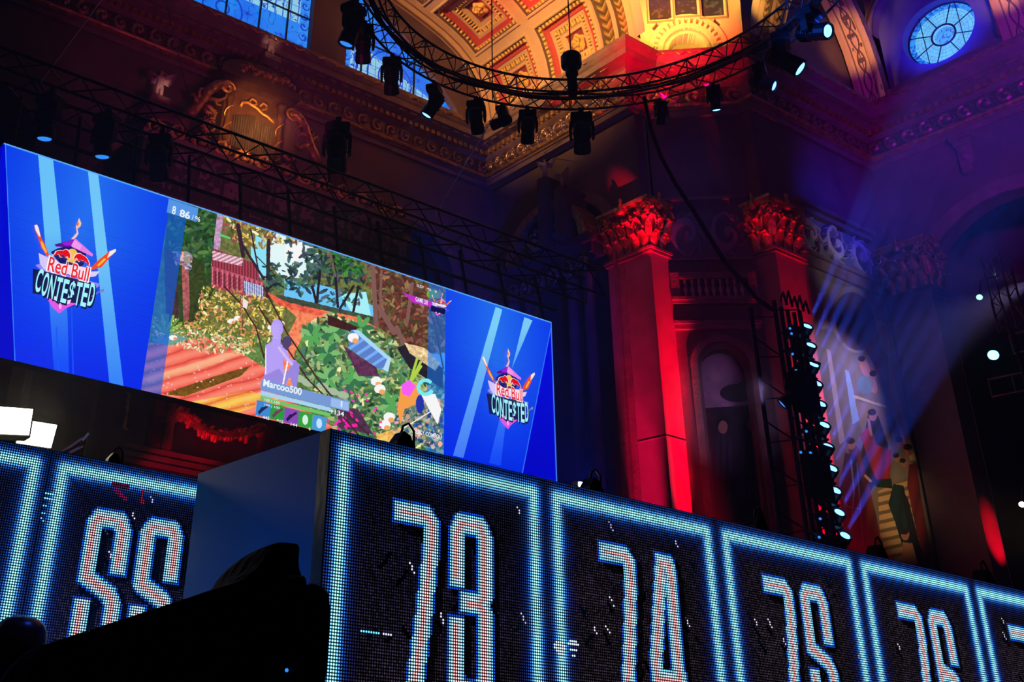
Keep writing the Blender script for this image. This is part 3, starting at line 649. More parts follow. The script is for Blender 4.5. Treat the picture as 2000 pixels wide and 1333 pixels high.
# lunette wall above the far cornice, pierced by windows
mb = MB()
mb.box((13.9, 25.6, 22.15), (15.38, 26.1, 27.7)); mb.box((-6, 25.75, 22.15), (22.3, 26.1, 22.82)); mb.box((6.6, 25.6, 22.15), (8.1, 26.1, 27.7))
arc = [(20.62, 22.6), (20.45, 22.95), (19.8, 23.6), (19.19, 24.1), (18.07, 25.1), (17.07, 25.8), (16.0, 26.3), (15.3, 26.5)]
top = [(22.05, 22.2), (21.95, 23.4), (21.6, 24.6), (21.0, 25.4), (19.7, 26.1), (18.2, 26.55), (16.5, 26.95), (15.3, 27.2)]
for (a, b), (c, d) in zip(zip(arc[:-1], arc[1:]), zip(top[:-1], top[1:])): mb.prism([a, b, d, c], 1, 25.6, 26.1)
struct(mb.build('wall_lunette', M['wall']), 'stone wall between the blue windows above the far cornice')
def window_paint(x0, x1, z0, z1, nu, nv, seed, core):
    u, v = np.meshgrid(x0+(np.arange(nu)+.5)/nu*(x1-x0), z0+(np.arange(nv)+.5)/nv*(z1-z0))
    f = fbm(u*1.5, v*1.5, seed); C = np.array((.06, .38, .98))*(1-f[..., None])+np.array((.16, .62, 1.0))*f[..., None]
    q = Paint(u, v); q.C = C
    m = core(u, v); q.C[m] = np.array((.62, .88, 1.0))*(.9+.1*f[m][:, None])
    # leading: fine grid and scrolls
    g = (np.abs((u*3.2) % 1-.5) > .45) | (np.abs((v*2.6) % 1-.5) > .455); q.C[g & m] = (.12, .45, .9)
    sw = (np.abs(fbm(u*2.5, v*2.5, seed+3)-.5) < .018) | (np.abs(((np.hypot(u-x0-2.4, v-z0-.4))*2) % 1-.5) < .07) & (u < x0+3.4) & (v < z0+1.7)
    q.C[sw] = (.04, .25, .8)
    bd = (u < x0+.38) | (u > x1-.38); q.C[bd] = (.20, .60, 1.0); q.C[bd & (scroll(v*2.2, np.clip(np.where(u < x0+.38, (u-x0)/.38, (x1-u)/.38), 0, 1)) > .4)] = (.03, .28, .85)
    P = np.stack(np.meshgrid(np.linspace(x0, x1, nu+1), np.linspace(z0, z1, nv+1)), -1); P = np.stack([P[..., 0], np.full(P.shape[:2], 25.9), P[..., 1]], -1)
    return P, linarr(q.C)
def frame_bars(par, x0, x1, z0, z1, xs, zs):
    mb = MB(); 
    for x in xs: mb.box((x-.025, 25.8, z0), (x+.025, 25.88, z1))
    for z in zs: mb.box((x0, 25.8, z-.02), (x1, 25.86, z+.02))
    f = mb.build('window_frame', M['black'], par); return f
P, C = window_paint(8.1, 13.9, 22.8, 27.6, 240, 200, 2, lambda u, v: (u > 8.6) & (v > 23.9)); w1 = struct(grid('window_1', P, C, M['glass']), 'wide blue stained glass window above the far cornice, left one')
frame_bars(w1, 8.1, 13.9, 22.8, 27.6, (9.3, 10.6, 11.9, 13.0), (24.2, 25.6))
P, C = window_paint(15.38, 20.7, 22.8, 26.4, 240, 160, 8, lambda u, v: (v < 24.4-(u-15.4)*.33) & (v > 22.9)); w2 = struct(grid('window_2', P, C, M['glass']), 'blue stained glass window with curved right edge, behind the ring truss')
frame_bars(w2, 15.4, 20.6, 22.8, 26.4, (16.2, 18.6, 19.8), (24.3,))
# ---- pendentive above the chamfered pier: gilded arch niche and dark panels
def pend(u, v):
    s = u*DL*1.25-.35; z = 22.1+v*4.2
    r = np.hypot(s-1.5, (z-22.75)); ang = np.arctan2(z-22.75, s-1.5); D = np.zeros_like(s); C = np.zeros(s.shape+(3,)); G = np.array((.85, .66, .33)); C[:] = G
    def st(m, d, c):
        D[m] = d if np.isscalar(d) else d[m]; C[m] = c
    up = z > 22.6
    bead = np.cos(ang*34) > -.2
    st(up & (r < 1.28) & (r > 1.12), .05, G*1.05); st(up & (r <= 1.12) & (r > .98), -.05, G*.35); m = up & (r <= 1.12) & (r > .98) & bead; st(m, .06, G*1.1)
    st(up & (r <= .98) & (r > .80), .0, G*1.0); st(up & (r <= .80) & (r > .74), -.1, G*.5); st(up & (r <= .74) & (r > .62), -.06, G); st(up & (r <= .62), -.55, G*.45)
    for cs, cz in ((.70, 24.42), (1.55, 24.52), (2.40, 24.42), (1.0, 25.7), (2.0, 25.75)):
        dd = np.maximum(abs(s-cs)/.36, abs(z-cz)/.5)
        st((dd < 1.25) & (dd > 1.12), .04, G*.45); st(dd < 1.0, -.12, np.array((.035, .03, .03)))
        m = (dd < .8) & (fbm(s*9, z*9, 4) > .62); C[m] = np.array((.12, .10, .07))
    for cs in (.55, 2.45):
        m = (np.abs(s-cs)+np.abs(z-23.62)*.9 < .17) & (r > 1.3); st(m, -.08, np.array((.08, .05, .04)))
    return D, C
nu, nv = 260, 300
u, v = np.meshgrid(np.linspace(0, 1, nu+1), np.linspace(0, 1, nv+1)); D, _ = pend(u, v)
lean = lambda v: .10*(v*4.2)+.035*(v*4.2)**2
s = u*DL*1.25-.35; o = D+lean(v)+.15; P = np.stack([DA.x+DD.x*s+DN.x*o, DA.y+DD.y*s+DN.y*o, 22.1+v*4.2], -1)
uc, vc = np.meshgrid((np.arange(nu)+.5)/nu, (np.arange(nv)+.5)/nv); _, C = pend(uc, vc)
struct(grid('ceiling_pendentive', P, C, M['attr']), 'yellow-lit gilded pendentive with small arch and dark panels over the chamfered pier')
# ---- right arm: upper wall behind the side cornice, ribs and the oculus lunette
wallbox('wall_upper_side', M['wall'], (25.6, 16.6, 22.15), (32.4, 16.9, 30), 'plain purple-lit upper wall above the side cornice')
ribp = [(31.75, 22.2), (31.72, 23.0), (31.6, 24.0), (31.4, 25.0), (31.05, 26.0), (30.5, 27.0), (29.8, 28.0), (28.8, 29.0)]
def ribf(t, a):
    """a across 0..1, t metres along"""
    D = np.zeros_like(t); C = np.zeros(t.shape+(3,)); C[:] = TAN*1.15; m = (a > .25) & (a < .75)
    pat = ((np.abs(np.abs(a-.5)-.10*np.abs(np.sin(t*3.6))-.02) < .028) | ((np.abs(a-.5) < .02) & (np.sin(t*3.6) > -.2)) | (np.hypot((a-.5)*.9, ((t+.4) % 1.74-.87)) < .10) | ((fbm(a*9, t*4, 6) > .60) & (t > 2.2) & (np.abs(a-.5) < .2)))
    C[m] = np.array((.70, .50, .26)); C[m & pat] = np.array((.13, .07, .06)); D[m] = .05
    C[(np.abs(a-.25) < .02) | (np.abs(a-.75) < .02)] = np.array((.18, .10, .07)); D[(a < .2) | (a > .8)] = -.04
    return D, C
Sr, Xr, Zr = curve_tab(ribp); nrx = np.gradient(Zr); nrz = -np.gradient(Xr); Lr = np.hypot(nrx, nrz); nrx /= Lr; nrz /= Lr
def rib(y0, y1, idx, label):
    nu, nv = 60, 420; a, t = np.meshgrid(np.linspace(0, 1, nu+1), np.linspace(0, Sr[-1], nv+1)); D, _ = ribf(t, a)
    X = np.interp(t, Sr, Xr)-.22+D*np.interp(t, Sr, nrx); Z = np.interp(t, Sr, Zr)+D*np.interp(t, Sr, nrz); Y = y0+(y1-y0)*a
    ac, tc = np.meshgrid((np.arange(nu)+.5)/nu, (np.arange(nv)+.5)/nv*Sr[-1]); _, C = ribf(tc, ac)
    o = struct(grid('trim_%d' % idx, np.stack([X, Y, Z], -1), C, M['attr']), label)
    mb = MB()
    for q in (y0, y1):
        r = [(Xr[i]-.22, q, Zr[i]) for i in range(0, 400, 20)]; r2 = [(Xr[i]+.1, q, Zr[i]) for i in range(0, 400, 20)]
        mb.add(r+r2, [(i, i+1, len(r)+i+1, len(r)+i) for i in range(len(r)-1)])
    mb.build('rib_cheek', M['trim'], o); return o
rib(16.45, 15.45, 50, 'painted vault rib with dark grotesque ornament, left of the round window')
rib(11.55, 10.55, 51, 'painted vault rib at the right edge, right of the round window')
# coved wall between ribs, pierced by the lunette
yc, zc_, rr = 13.55, 25.35, 1.95
mb = MB()
Zt = [22.2, 22.8]; 
mb.prism([(-2, 22.15), (16.6, 22.15), (16.6, 22.95), (-2, 22.95)], 0, 31.62, 32.0)
K = 24
outer = [(15.5, 22.95), (15.5, 30)]; 
pts = [(yc+rr, 22.95)]+[(yc+rr*math.cos(PI*k/K), zc_+rr*math.sin(PI*k/K)) for k in range(K+1)]+[(yc-rr, 22.95)]
for a, b in zip(pts[:-1], pts[1:]):
    ca, cb = (max(a[1], 22.95), max(b[1], 22.95)); mb.prism([(a[0], a[1]), (b[0], b[1]), (b[0], 30) if abs(a[0]-b[0]) > 1e-6 else (b[0]+(.02 if b[0] > yc else -.02), b[1]), (a[0], 30) if abs(a[0]-b[0]) > 1e-6 else (a[0]+(.02 if a[0] > yc else -.02), a[1])], 0, 31.62, 32.0)
mb.prism([(yc+rr, 22.95), (15.6, 22.95), (15.6, 30), (yc+rr, 30)], 0, 31.62, 32.0); mb.prism([(11.4, 22.95), (yc-rr, 22.95), (yc-rr, 30), (11.4, 30)], 0, 31.62, 32.0)
mb.prism([(-2, 22.95), (10.6, 22.95), (10.6, 30), (-2, 30)], 0, 31.62, 32.0)
struct(mb.build('wall_upper_right', M['wall']), 'upper right wall round the blue lunette')
for i, (r0, wd, t) in enumerate(((rr-.02, .16, .10), (rr+.22, .10, .06))):
    archivolt(0, 31.62, yc, zc_, r0, wd, t, M['trim'], 'trim_%d' % (52+i), 'arch moulding round the lunette with the round window', 22.95)
# lunette back wall with round hole
OY, OZ = 13.58, 24.60; OR_ = 1.22
mb = MB(); K = 40
for k in range(K):
    a0, a1 = 2*PI*k/K, 2*PI*(k+1)/K
    def edge(a):
        c, s_ = math.cos(a), math.sin(a); t = min(2.0/abs(c) if abs(c) > 1e-6 else 99, (3.0 if s_ > 0 else 1.75)/abs(s_) if abs(s_) > 1e-6 else 99); return (OY+c*t, OZ+s_*t)
    mb.prism([(OY+OR_*math.cos(a0), OZ+OR_*math.sin(a0)), (OY+OR_*math.cos(a1), OZ+OR_*math.sin(a1)), edge(a1), edge(a0)], 0, 32.05, 32.75)
struct(mb.build('wall_lunette_right', stone('lunette_plaster', (.10, .10, .13), (.13, .13, .17), 1.5)), 'smooth blue-lit lunette wall round the circular window')
n = 220; yy, zz = np.meshgrid(OY-1.25+(np.arange(n)+.5)/n*2.5, OZ-1.25+(np.arange(n)+.5)/n*2.5)
r = np.hypot(yy-OY, zz-OZ); th = np.arctan2(zz-OZ, yy-OY)
q = Paint(yy, zz, (.45, .80, 1.0)); q.C *= (.92+.16*fbm(yy*6, zz*6, 3))[..., None]
q.mask(r > 1.02, (.22, .62, 1.0)); q.mask((r > 1.02) & (fbm(yy*16, zz*16, 7) > .52), (.06, .35, .85))
q.mask((np.abs((r*7.5) % 1-.5) > .455) & (r > .42) & (r < 1.02), (.15, .50, .90)); q.mask((np.abs((th/(2*PI)*40) % 1-.5) > .46) & (r > .42) & (r < 1.02), (.15, .5, .9))
q.mask((r < .34) & (np.abs(fbm(yy*7, zz*7, 5)-.5) < .035), (.10, .35, .8)); q.mask((r < .34), q.C*np.array((.75, .85, 1.0)))
P = np.stack(np.meshgrid(np.linspace(OY-1.25, OY+1.25, n+1), np.linspace(OZ-1.25, OZ+1.25, n+1)), -1); P = np.stack([np.full(P.shape[:2], 32.5), P[..., 0], P[..., 1]], -1)
w3 = struct(grid('window_3', P, linarr(q.C), M['glass']), 'round blue-white leaded window in the upper right lunette')
mb = MB()
ring = lambda R_, t: mb.tube([(32.42, OY+R_*math.cos(2*PI*k/40), OZ+R_*math.sin(2*PI*k/40)) for k in range(41)], t, 5, cap=False)
ring(.40, .035); ring(OR_, .05)
for k in range(8):
    a = PI/8+k*PI/4; mb.tube([(32.42, OY+.4*math.cos(a), OZ+.4*math.sin(a)), (32.42, OY+OR_*math.cos(a), OZ+OR_*math.sin(a))], .02, 5)
for dy in (-.62, .62): mb.tube([(32.35, OY+dy, OZ-1.05), (32.35, OY+dy, OZ+1.05)], .015, 4)
mb.build('window_frame', M['black'], w3)
spot('lunette_blue', (30.6, 13.55, 23.3), (32.4, 13.55, 25.2), (.01, .02, 1.0), 800, 120, .8, .3)
#PART3
# ================================================================== LED booth fronts
GLY = {
 '7': [[(0, 1), (.82, 1), (1, .95), (1, .84), (.80, .42), (.55, 0)]],
 '3': [[(0, .66), (0, .93), (.16, 1), (.84, 1), (1, .93), (1, .57), (.84, .51), (.42, .51)], [(.84, .51), (1, .45), (1, .07), (.84, 0), (.16, 0), (0, .07), (0, .36)]],
 '4': [[(.55, 1), (0, .30), (0, .2), (1, .2)], [(.55, 1), (.9, 1), (.95, .9), (.95, 0)]],
 '5': [[(1, .68), (1, .93), (.84, 1), (.14, 1), (0, .94), (0, .57), (.84, .47), (1, .40), (1, .07), (.84, 0), (.16, 0), (0, .07), (0, .36)]],
 '6': [[(1, .68), (1, .93), (.84, 1), (.16, 1), (0, .93), (0, .07), (.16, 0), (.84, 0), (1, .07), (1, .42), (.84, .50), (.05, .56)]],
}
def led_panel(x0, y, ztop, h, text, cx, label, grp, warm=0.0, seed=0, marks=()):
    pit = .01; nu, nv = 100, int(h/pit)
    u, v = np.meshgrid((np.arange(nu)+.5)*pit, (np.arange(nv)+.5)*pit); zt = h-v          # zt: distance below the top edge
    P = np.stack(np.meshgrid(x0+np.arange(nu+1)*pit, ztop-h+np.arange(nv+1)*pit), -1); P = np.stack([P[..., 0], np.full(P.shape[:2], y), P[..., 1]], -1)
    rng = np.random.default_rng(seed)
    n = fbm(u*7, v*7, seed); base = np.array((.05, .07, .26))*(1-np.clip(zt*1.1+warm, 0, 1))[..., None]+np.array((.42, .34, .46))*np.clip(zt*1.1+warm, 0, 1)[..., None]*.62
    C = .62*base*(.45+.75*rng.random(u.shape))[..., None]*(.55+.6*n)[..., None]
    q = Paint(u, zt, 0); q.C = C
    for k in range(34):          # black slashes and bright sparkle slashes
        a, b = rng.uniform(.12, .9), rng.uniform(.14, h); l = rng.uniform(.02, .05); s = 1 if k % 3 else -1
        q.line([(a, b), (a+l*s*.8, b+l)], .014, (.005, .005, .01))
        if k % 2: q.line([(a+.012, b-.03), (a+.03, b)], .008, (.75, .72, .85))
    bx = np.minimum(u, 1-u); dV = np.abs(bx-.06); dT = np.abs(zt-.062)
    inside = (bx > .0)
    ed = np.where((zt < .062) | (bx < .06), np.hypot(np.maximum(0, .06-bx)*(bx < .06), np.maximum(0, .062-zt)*(zt < .062)), np.minimum(bx-.06, zt-.062))
    gl = np.exp(-(ed/.026)**2); hal = np.exp(-np.abs(ed)/.055)
    G = gl[..., None]*np.array((.56, .80, .84))+hal[..., None]*np.array((.05, .28, .78))
    q.C = np.maximum(q.C*(1-hal*.8)[..., None], G)
    hgt, wd, gap = .555, .132, .245
    if text:
        for k, ch in enumerate(text):
            ox = cx-x0+(k-.5)*gap*1.0-wd/2; oz = .235
            for st in GLY[ch]:
                pts = [(ox+a*wd, oz+(1-b)*hgt) for a, b in st]
                d = segdist(u, zt, pts)
                ds = segdist(u-.02, zt-.02, pts); m = ds < .05; q.C[m] = q.C[m]*.25
            dd = np.full(u.shape, 9.0); dc = np.full(u.shape, 9.0)
            for st in GLY[ch]:
                pts = [(ox+a*wd, oz+(1-b)*hgt) for a, b in st]; dc = np.minimum(dc, segdist(u, zt, pts))
                for (xa, ya), (xb, yb) in zip(pts[:-1], pts[1:]):
                    L_ = math.hypot(xb-xa, yb-ya); tx_, ty_ = (xb-xa)/L_, (yb-ya)/L_
                    if not ((xa, ya) == pts[0] or (xb, yb) == pts[-1]): continue
                    al = (u-xa)*tx_+(zt-ya)*ty_; pe = np.abs(-(u-xa)*ty_+(zt-ya)*tx_)
                    ea = -al if (xa, ya) == pts[0] else np.where(al < 0, 9, -1); eb = al-L_ if (xb, yb) == pts[-1] else np.where(al > L_, 9, -1)
                    dd = np.minimum(dd, np.maximum(pe, np.maximum(ea, eb)))
            dd = np.minimum(dd, dc)
            m = dd < .043; q.C[m] = np.maximum(q.C[m], (.06, .22, .62))
            m = dd < .035; q.C[m] = (.38, .72, .92)
            m = dd < .026; q.C[m] = (.66, .86, .96)
            m = dc < .0095; q.C[m] = (1.0, .60, .60)
    for pts, w_, c in marks:
        mp_ = [at(a, b, 1, y) for a, b in pts]; q.line([(m_.x-x0, ztop-m_.z) for m_ in mp_], w_, c)
    root = empty('led_panel', (x0+.5, y, 0), label, 'led display', grp)
    grid('diode_face', P, linarr(q.C), M['led'], root, uv=True)
    MB().box((x0+.002, y+.012, ztop-h), (x0+.998, y+.07, ztop+.004)).build('cabinet', M['black'], root)
    return root
LX0 = .827; LY = 2.96
MK = {'73': [([(706, 1232), (738, 1237)], .014, (.35, .75, 1)), ([(748, 1238), (766, 1241)], .008, (.7, .7, .9))],
      '74': [([(1088, 1262), (1098, 1264)], .03, (.75, .92, 1)), ([(1088, 1274), (1100, 1276)], .012, (.75, .92, 1)), ([(1112, 1256), (1128, 1259)], .016, (.75, .92, 1)), ([(1114, 1268), (1126, 1271)], .012, (.7, .9, 1)), ([(1118, 1282), (1122, 1283)], .012, (.7, .9, 1))],
      '55': [([(86, 962), (104, 966)], .012, (.45, .85, 1)), ([(86, 974), (100, 977)], .010, (.45, .85, 1)), ([(84, 986), (92, 988)], .010, (.3, .6, .95)), ([(80, 1000), (90, 1002)], .010, (.3, .6, .95)), ([(78, 1014), (86, 1016)], .010, (.3, .6, .95)), ([(222, 946), (246, 952)], .025, (.30, .05, .18)), ([(226, 958), (246, 976)], .02, (.36, .06, .2)), ([(280, 958), (278, 985)], .012, (.5, .04, .15))]}  # reddish marks are painted reflections, blue ones are glitches of the display
for k, (t, wm) in enumerate((('73', 0.0), ('74', .45), ('75', .6), ('76', .6), ('77', .6))):
    led_panel(LX0+1.0+k, LY, 2.515, 1.42, t, LX0+1.505+k, 'glowing LED booth front showing the number %s' % t, 'numbered LED booth fronts', wm, k+1, MK.get(t, ()))
led_panel(1.215, 4.18, 2.525, 1.0, '55', 1.215+.42, 'glowing LED booth front showing the number 55, in the row behind', 'numbered LED booth fronts', 0.1, 11, MK['55'])
led_panel(.213, 4.18, 2.525, 1.0, '', .7, 'LED booth front cut off by the left edge of the photo', 'numbered LED booth fronts', 0.1, 12)
# dark side of the front booth row
r = empty('player_booth', (4.5, 3.6, 0), 'black player booth behind the LED fronts with a plain end panel with blue light in its colour', 'player booth')
MB().box((1.855, 3.06, 0), (1.875, 4.10, 2.53)).build('side_panel', M['panel'], r)['label'] = 'plain end panel with blue light in its colour'
MB().box((1.835, 2.985, 0), (1.865, 3.05, 2.51)).build('corner_post', M['black'], r)
MB().tube([(1.85, 3.0, 2.3), (1.845, 3.02, 2.0), (1.84, 3.04, 1.95), (1.84, 3.05, 1.0)], .006, 5).build('cable', M['black'], r)
MB().box((1.9, 3.08, 0), (6.9, 4.0, 2.40)).build('booth_body', M['black'], r)
area('booth_glow', (1.0, 3.3, 1.4), (1.86, 3.6, 1.7), (.01, .2, 1.0), 9, .5)

# ================================================================== big screen
SX0, SX1, SZ0, SZ1, SY = 2.61, 14.66, 6.14, 9.66, 15.0
screen = empty('video_screen', ((SX0+SX1)/2, SY, SZ0), 'huge wide video screen showing a jungle game scene between blue logo panels', 'screen')
nu, nv = 1240, 362
u, v = np.meshgrid(SX0+(np.arange(nu)+.5)/nu*(SX1-SX0), SZ0+(np.arange(nv)+.5)/nv*(SZ1-SZ0))
PX, PY = proj(u, np.full_like(u, SY), v)
un = (u-SX0)/(SX1-SX0); vn = (v-SZ0)/(SZ1-SZ0)
p = Paint(PX, PY, (.0, .12, .92))
cbl = np.array((.0, .17, .97)); cmid = np.array((.14, .46, 1.0))
g = np.clip(1-np.abs(un-.13)*5.5, 0, 1)+np.clip(1-np.abs(un-.87)*5.5, 0, 1)
g = g*np.clip(vn*1.5, 0, 1)
p.C = cbl*(1-g[..., None])+cmid*g[..., None]
p.C *= (1-.10*((np.abs((v*40) % 1-.5)) > .3))[..., None]
def ribn(pts, c0, c1, ylo, yhi):
    m = inpoly(PX, PY, pts); t = np.clip((PY-ylo)/(yhi-ylo), 0, 1)[..., None]; C = np.array(c0)*(1-t)+np.array(c1)*t; p.C[m] = C[m]
# left streaks
ribn([(74, 295), (103, 305), (117, 440), (132, 620), (135, 735), (106, 735), (90, 500)], (.42, .78, 1.0), (.06, .30, .98), 450, 720)
ribn([(171, 327), (191, 334), (243, 770), (215, 762)], (.45, .80, 1.0), (.20, .50, 1.0), 500, 770)
ribn([(0, 270), (10, 272), (28, 660), (32, 740), (0, 740)], (.0, .02, .85), (.0, .02, .80), 300, 700)
p.line([(10, 272), (30, 722)], 1.6, (.25, .55, 1.0)); p.line([(140, 600), (143, 740)], 2, (.1, .35, 1.0)); p.line([(110, 640), (114, 730)], 3, (.1, .35, 1.0))
# right streaks
ribn([(968, 600), (981, 605), (905, 895), (885, 890)], (.50, .84, 1.0), (.28, .50, 1.0), 640, 890)
ribn([(1024, 620), (1040, 626), (1000, 720), (978, 910), (955, 905), (990, 760)], (.50, .82, 1.0), (.08, .30, 1.0), 640, 900)
ribn([(1077, 637), (1090, 640), (1090, 940), (1020, 925), (1048, 790)], (.0, .02, .90), (.0, .01, .80), 640, 900)
p.line([(1076, 640), (1020, 926)], 1.6, (.2, .5, 1.0))
# ---- game picture
V0, V1 = 5.60, 11.77
game = (u > V0) & (u < V1)
keep = p.C.copy()
JG = [(250, 340), (880, 560), (880, 900), (250, 780)]
T = .75+.5*fbm(PX*.06, PY*.06, 3); F = .6+.8*fbm(PX*.22, PY*.22, 8)
p.mask(game, (.30, .42, .20), T*F)
p.poly([(330, 380), (900, 560), (900, 700), (330, 640)], (.34, .36, .18), F)
# sky
p.poly([(535, 455), (600, 470), (625, 500), (600, 545), (545, 540), (520, 500)], (.75, .90, 1.0)); p.poly([(490, 455), (520, 470), (520, 545), (490, 540)], (.45, .75, .95))
p.poly([(555, 545), (640, 560), (735, 600), (735, 640), (620, 600), (555, 580)], (.35, .65, .90)); p.poly([(665, 575), (715, 570), (725, 620), (690, 615)], (.55, .80, .98))
p.poly([(810, 650), (870, 640), (870, 740), (830, 710)], (.40, .62, .90))
p.ell(572, 492, 16, 20, (.97, .98, 1.0), 0, .9); p.ell(585, 480, 14, 12, (.97, .98, 1.0), 0, .9)
# canopy
p.leaves([(430, 400), (600, 450), (640, 480), (540, 475), (500, 490), (440, 460)], [(.55, .42, .15), (.75, .62, .28), (.35, .28, .12), (.9, .85, .6), (.5, .2, .25)], 260, 3, 9)
p.poly([(330, 385), (420, 400), (432, 470), (420, 560), (395, 630), (330, 640), (320, 500)], (.13, .22, .09), F)
p.leaves([(330, 385), (425, 405), (425, 500), (390, 540), (330, 500)], [(.10, .28, .10), (.20, .38, .14), (.06, .16, .06), (.30, .42, .20), (.16, .30, .22)], 320, 4, 11)
p.poly([(320, 480), (345, 500), (350, 620), (325, 625)], (.22, .14, .14), F); p.poly([(355, 520), (368, 520), (372, 625), (358, 625)], (.55, .28, .28), F); p.ell(360, 505, 16, 14, (.65, .55, .62), 0, .7)
p.leaves([(340, 490), (378, 500), (378, 530), (340, 515)], [(.9, .6, .4), (.6, .6, .75), (.5, .25, .3)], 40, 3, 6)
p.poly([(376, 500), (400, 515), (395, 630), (368, 640)], (.16, .20, .08), F); p.poly([(425, 415), (436, 420), (428, 500), (412, 520)], (.62, .48, .60), F)
# hut
p.poly([(415, 485), (500, 515), (520, 590), (412, 560)], (.52, .18, .24), .7+.4*(np.sin(PX*1.1) > 0)); p.poly([(415, 490), (475, 505), (472, 520), (415, 508)], (.85, .60, .66), .7+.4*(np.sin(PX*.4+PY*.8) > 0))
p.poly([(413, 520), (520, 553), (520, 560), (413, 527)], (.62, .26, .34)); p.poly([(413, 552), (520, 580), (520, 588), (413, 562)], (.55, .2, .28))
for k in range(22): p.line([(415+k*4.8, 523+k*1.45), (415+k*4.8, 556+k*1.35)], 1.6, ((.75, .40, .46), (.30, .10, .14))[k % 2])
p.poly([(476, 548), (514, 560), (514, 584), (478, 574)], (.60, .62, .85), .6+.5*(np.sin(PX*1.4) > 0))
for a, b, wd in (((468, 470), (515, 545), 5), ((490, 450), (505, 530), 3), ((525, 470), (522, 580), 7), ((465, 440), (475, 500), 8), ((500, 500), (560, 560), 2), ((515, 540), (560, 565), 3)): p.line([a, b], wd, (.16, .09, .14))
# middle trees
for c, n in (((600, 480), 70), ((560, 540), 70), ((640, 500), 110), ((690, 520), 100), ((610, 540), 60), ((660, 560), 40)):
    x, y = c; p.leaves([(x-45, y-30), (x+50, y-22), (x+45, y+35), (x-40, y+30)], [(.10, .20, .22), (.16, .30, .30), (.08, .13, .14), (.22, .40, .26), (.28, .30, .36)], n, 4, 10)
for x0_, y0_, x1_, y1_ in ((625, 530, 618, 600), (652, 500, 660, 600), (690, 560, 660, 610), (700, 560, 690, 610), (610, 560, 620, 600)): p.line([(x0_, y0_), (x1_, y1_)], 5, (.10, .08, .10))
p.poly([(540, 575), (735, 620), (735, 640), (540, 600)], (.20, .24, .18), F)
# right trees
p.poly([(730, 520), (870, 560), (870, 690), (800, 680), (740, 640)], (.30, .16, .12), F)
p.leaves([(700, 500), (870, 560), (870, 690), (790, 690), (740, 620)], [(.42, .18, .14), (.25, .12, .10), (.45, .40, .22), (.55, .36, .28), (.22, .28, .14)], 420, 3, 9)
for x0_, y0_, x1_, y1_, w_ in ((728, 520, 735, 640, 9), (745, 530, 742, 620, 5), (805, 555, 795, 630, 7), (770, 650, 740, 600, 10), (795, 690, 775, 640, 9), (640, 470, 655, 540, 4)): p.line([(x0_, y0_), (x1_, y1_)], w_, (.42, .28, .26))
p.leaves([(650, 495), (700, 505), (710, 540), (650, 535)], [(.15, .42, .12), (.25, .52, .18), (.1, .3, .1)], 70, 3, 8); p.ell(845, 575, 12, 9, (.42, .55, .12)); p.ell(860, 590, 10, 8, (.36, .5, .14))
# ground: yellow shrubs, path, red soil
p.leaves([(395, 555), (520, 580), (560, 600), (540, 660), (470, 690), (300, 660), (300, 620), (380, 630)], [(.90, .75, .32), (.70, .58, .22), (.45, .42, .14), (1, .9, .6), (.85, .5, .35), (.30, .34, .10)], 900, 2, 6)
p.poly([(540, 585), (600, 600), (700, 620), (735, 640), (640, 620), (600, 640), (575, 690), (570, 760), (520, 740), (560, 660), (580, 620)], (.90, .42, .28), F)
p.poly([(520, 570), (560, 590), (640, 610), (620, 618), (540, 595)], (.80, .30, .22), F)
soil = [(285, 672), (400, 660), (470, 690), (520, 720), (530, 760), (660, 840), (640, 860), (262, 782)]
st_ = .70+.6*np.abs(np.sin((PY+PX*.30)*.13+1.6*fbm(PX*.02, PY*.04, 4))); m = inpoly(PX, PY, soil) & game; p.C[m] = (np.array((.92, .34, .28))*st_[..., None])[m]
p.poly([(350, 790), (480, 765), (560, 775), (440, 815)], (.95, .52, .22), st_); p.poly([(320, 770), (420, 735), (490, 715), (470, 735), (360, 775)], (.36, .24, .06), F)
p.poly([(280, 740), (330, 725), (440, 690), (480, 690), (420, 712), (300, 752)], (.98, .45, .34), st_)
for k in range(170):
    x, y = random.uniform(275, 640), random.uniform(670, 830)
    if 640 < y+(x-270)*-.25+60: p.ell(x, y, random.uniform(1, 2.6), random.uniform(1, 2.2), (.95, .62, .62), 0, .8)
p.leaves([(300, 640), (470, 660), (500, 690), (400, 690), (300, 668)], [(.75, .72, .5), (.45, .50, .25), (.85, .55, .45), (.95, .95, .75), (.3, .4, .2)], 300, 2, 6)
for k in range(9): a = -1.2+k*.32; p.line([(325, 652), (325+34*math.sin(a), 652-40*math.cos(a)*.9)], 6-abs(k-4)*.6, (.45, .62, .25) if k % 2 else (.30, .48, .2))
for k in range(8): p.line([(330, 672), (300+k*9, 652+abs(k-4)*3)], 6, (.35, .52, .50))
for x, y in ((452, 628), (465, 622), (530, 640), (548, 632), (338, 660)): p.ell(x, y, 8, 5, (1, .88, .80)); p.ell(x+4, y+2, 4, 3, (1, .5, .3))
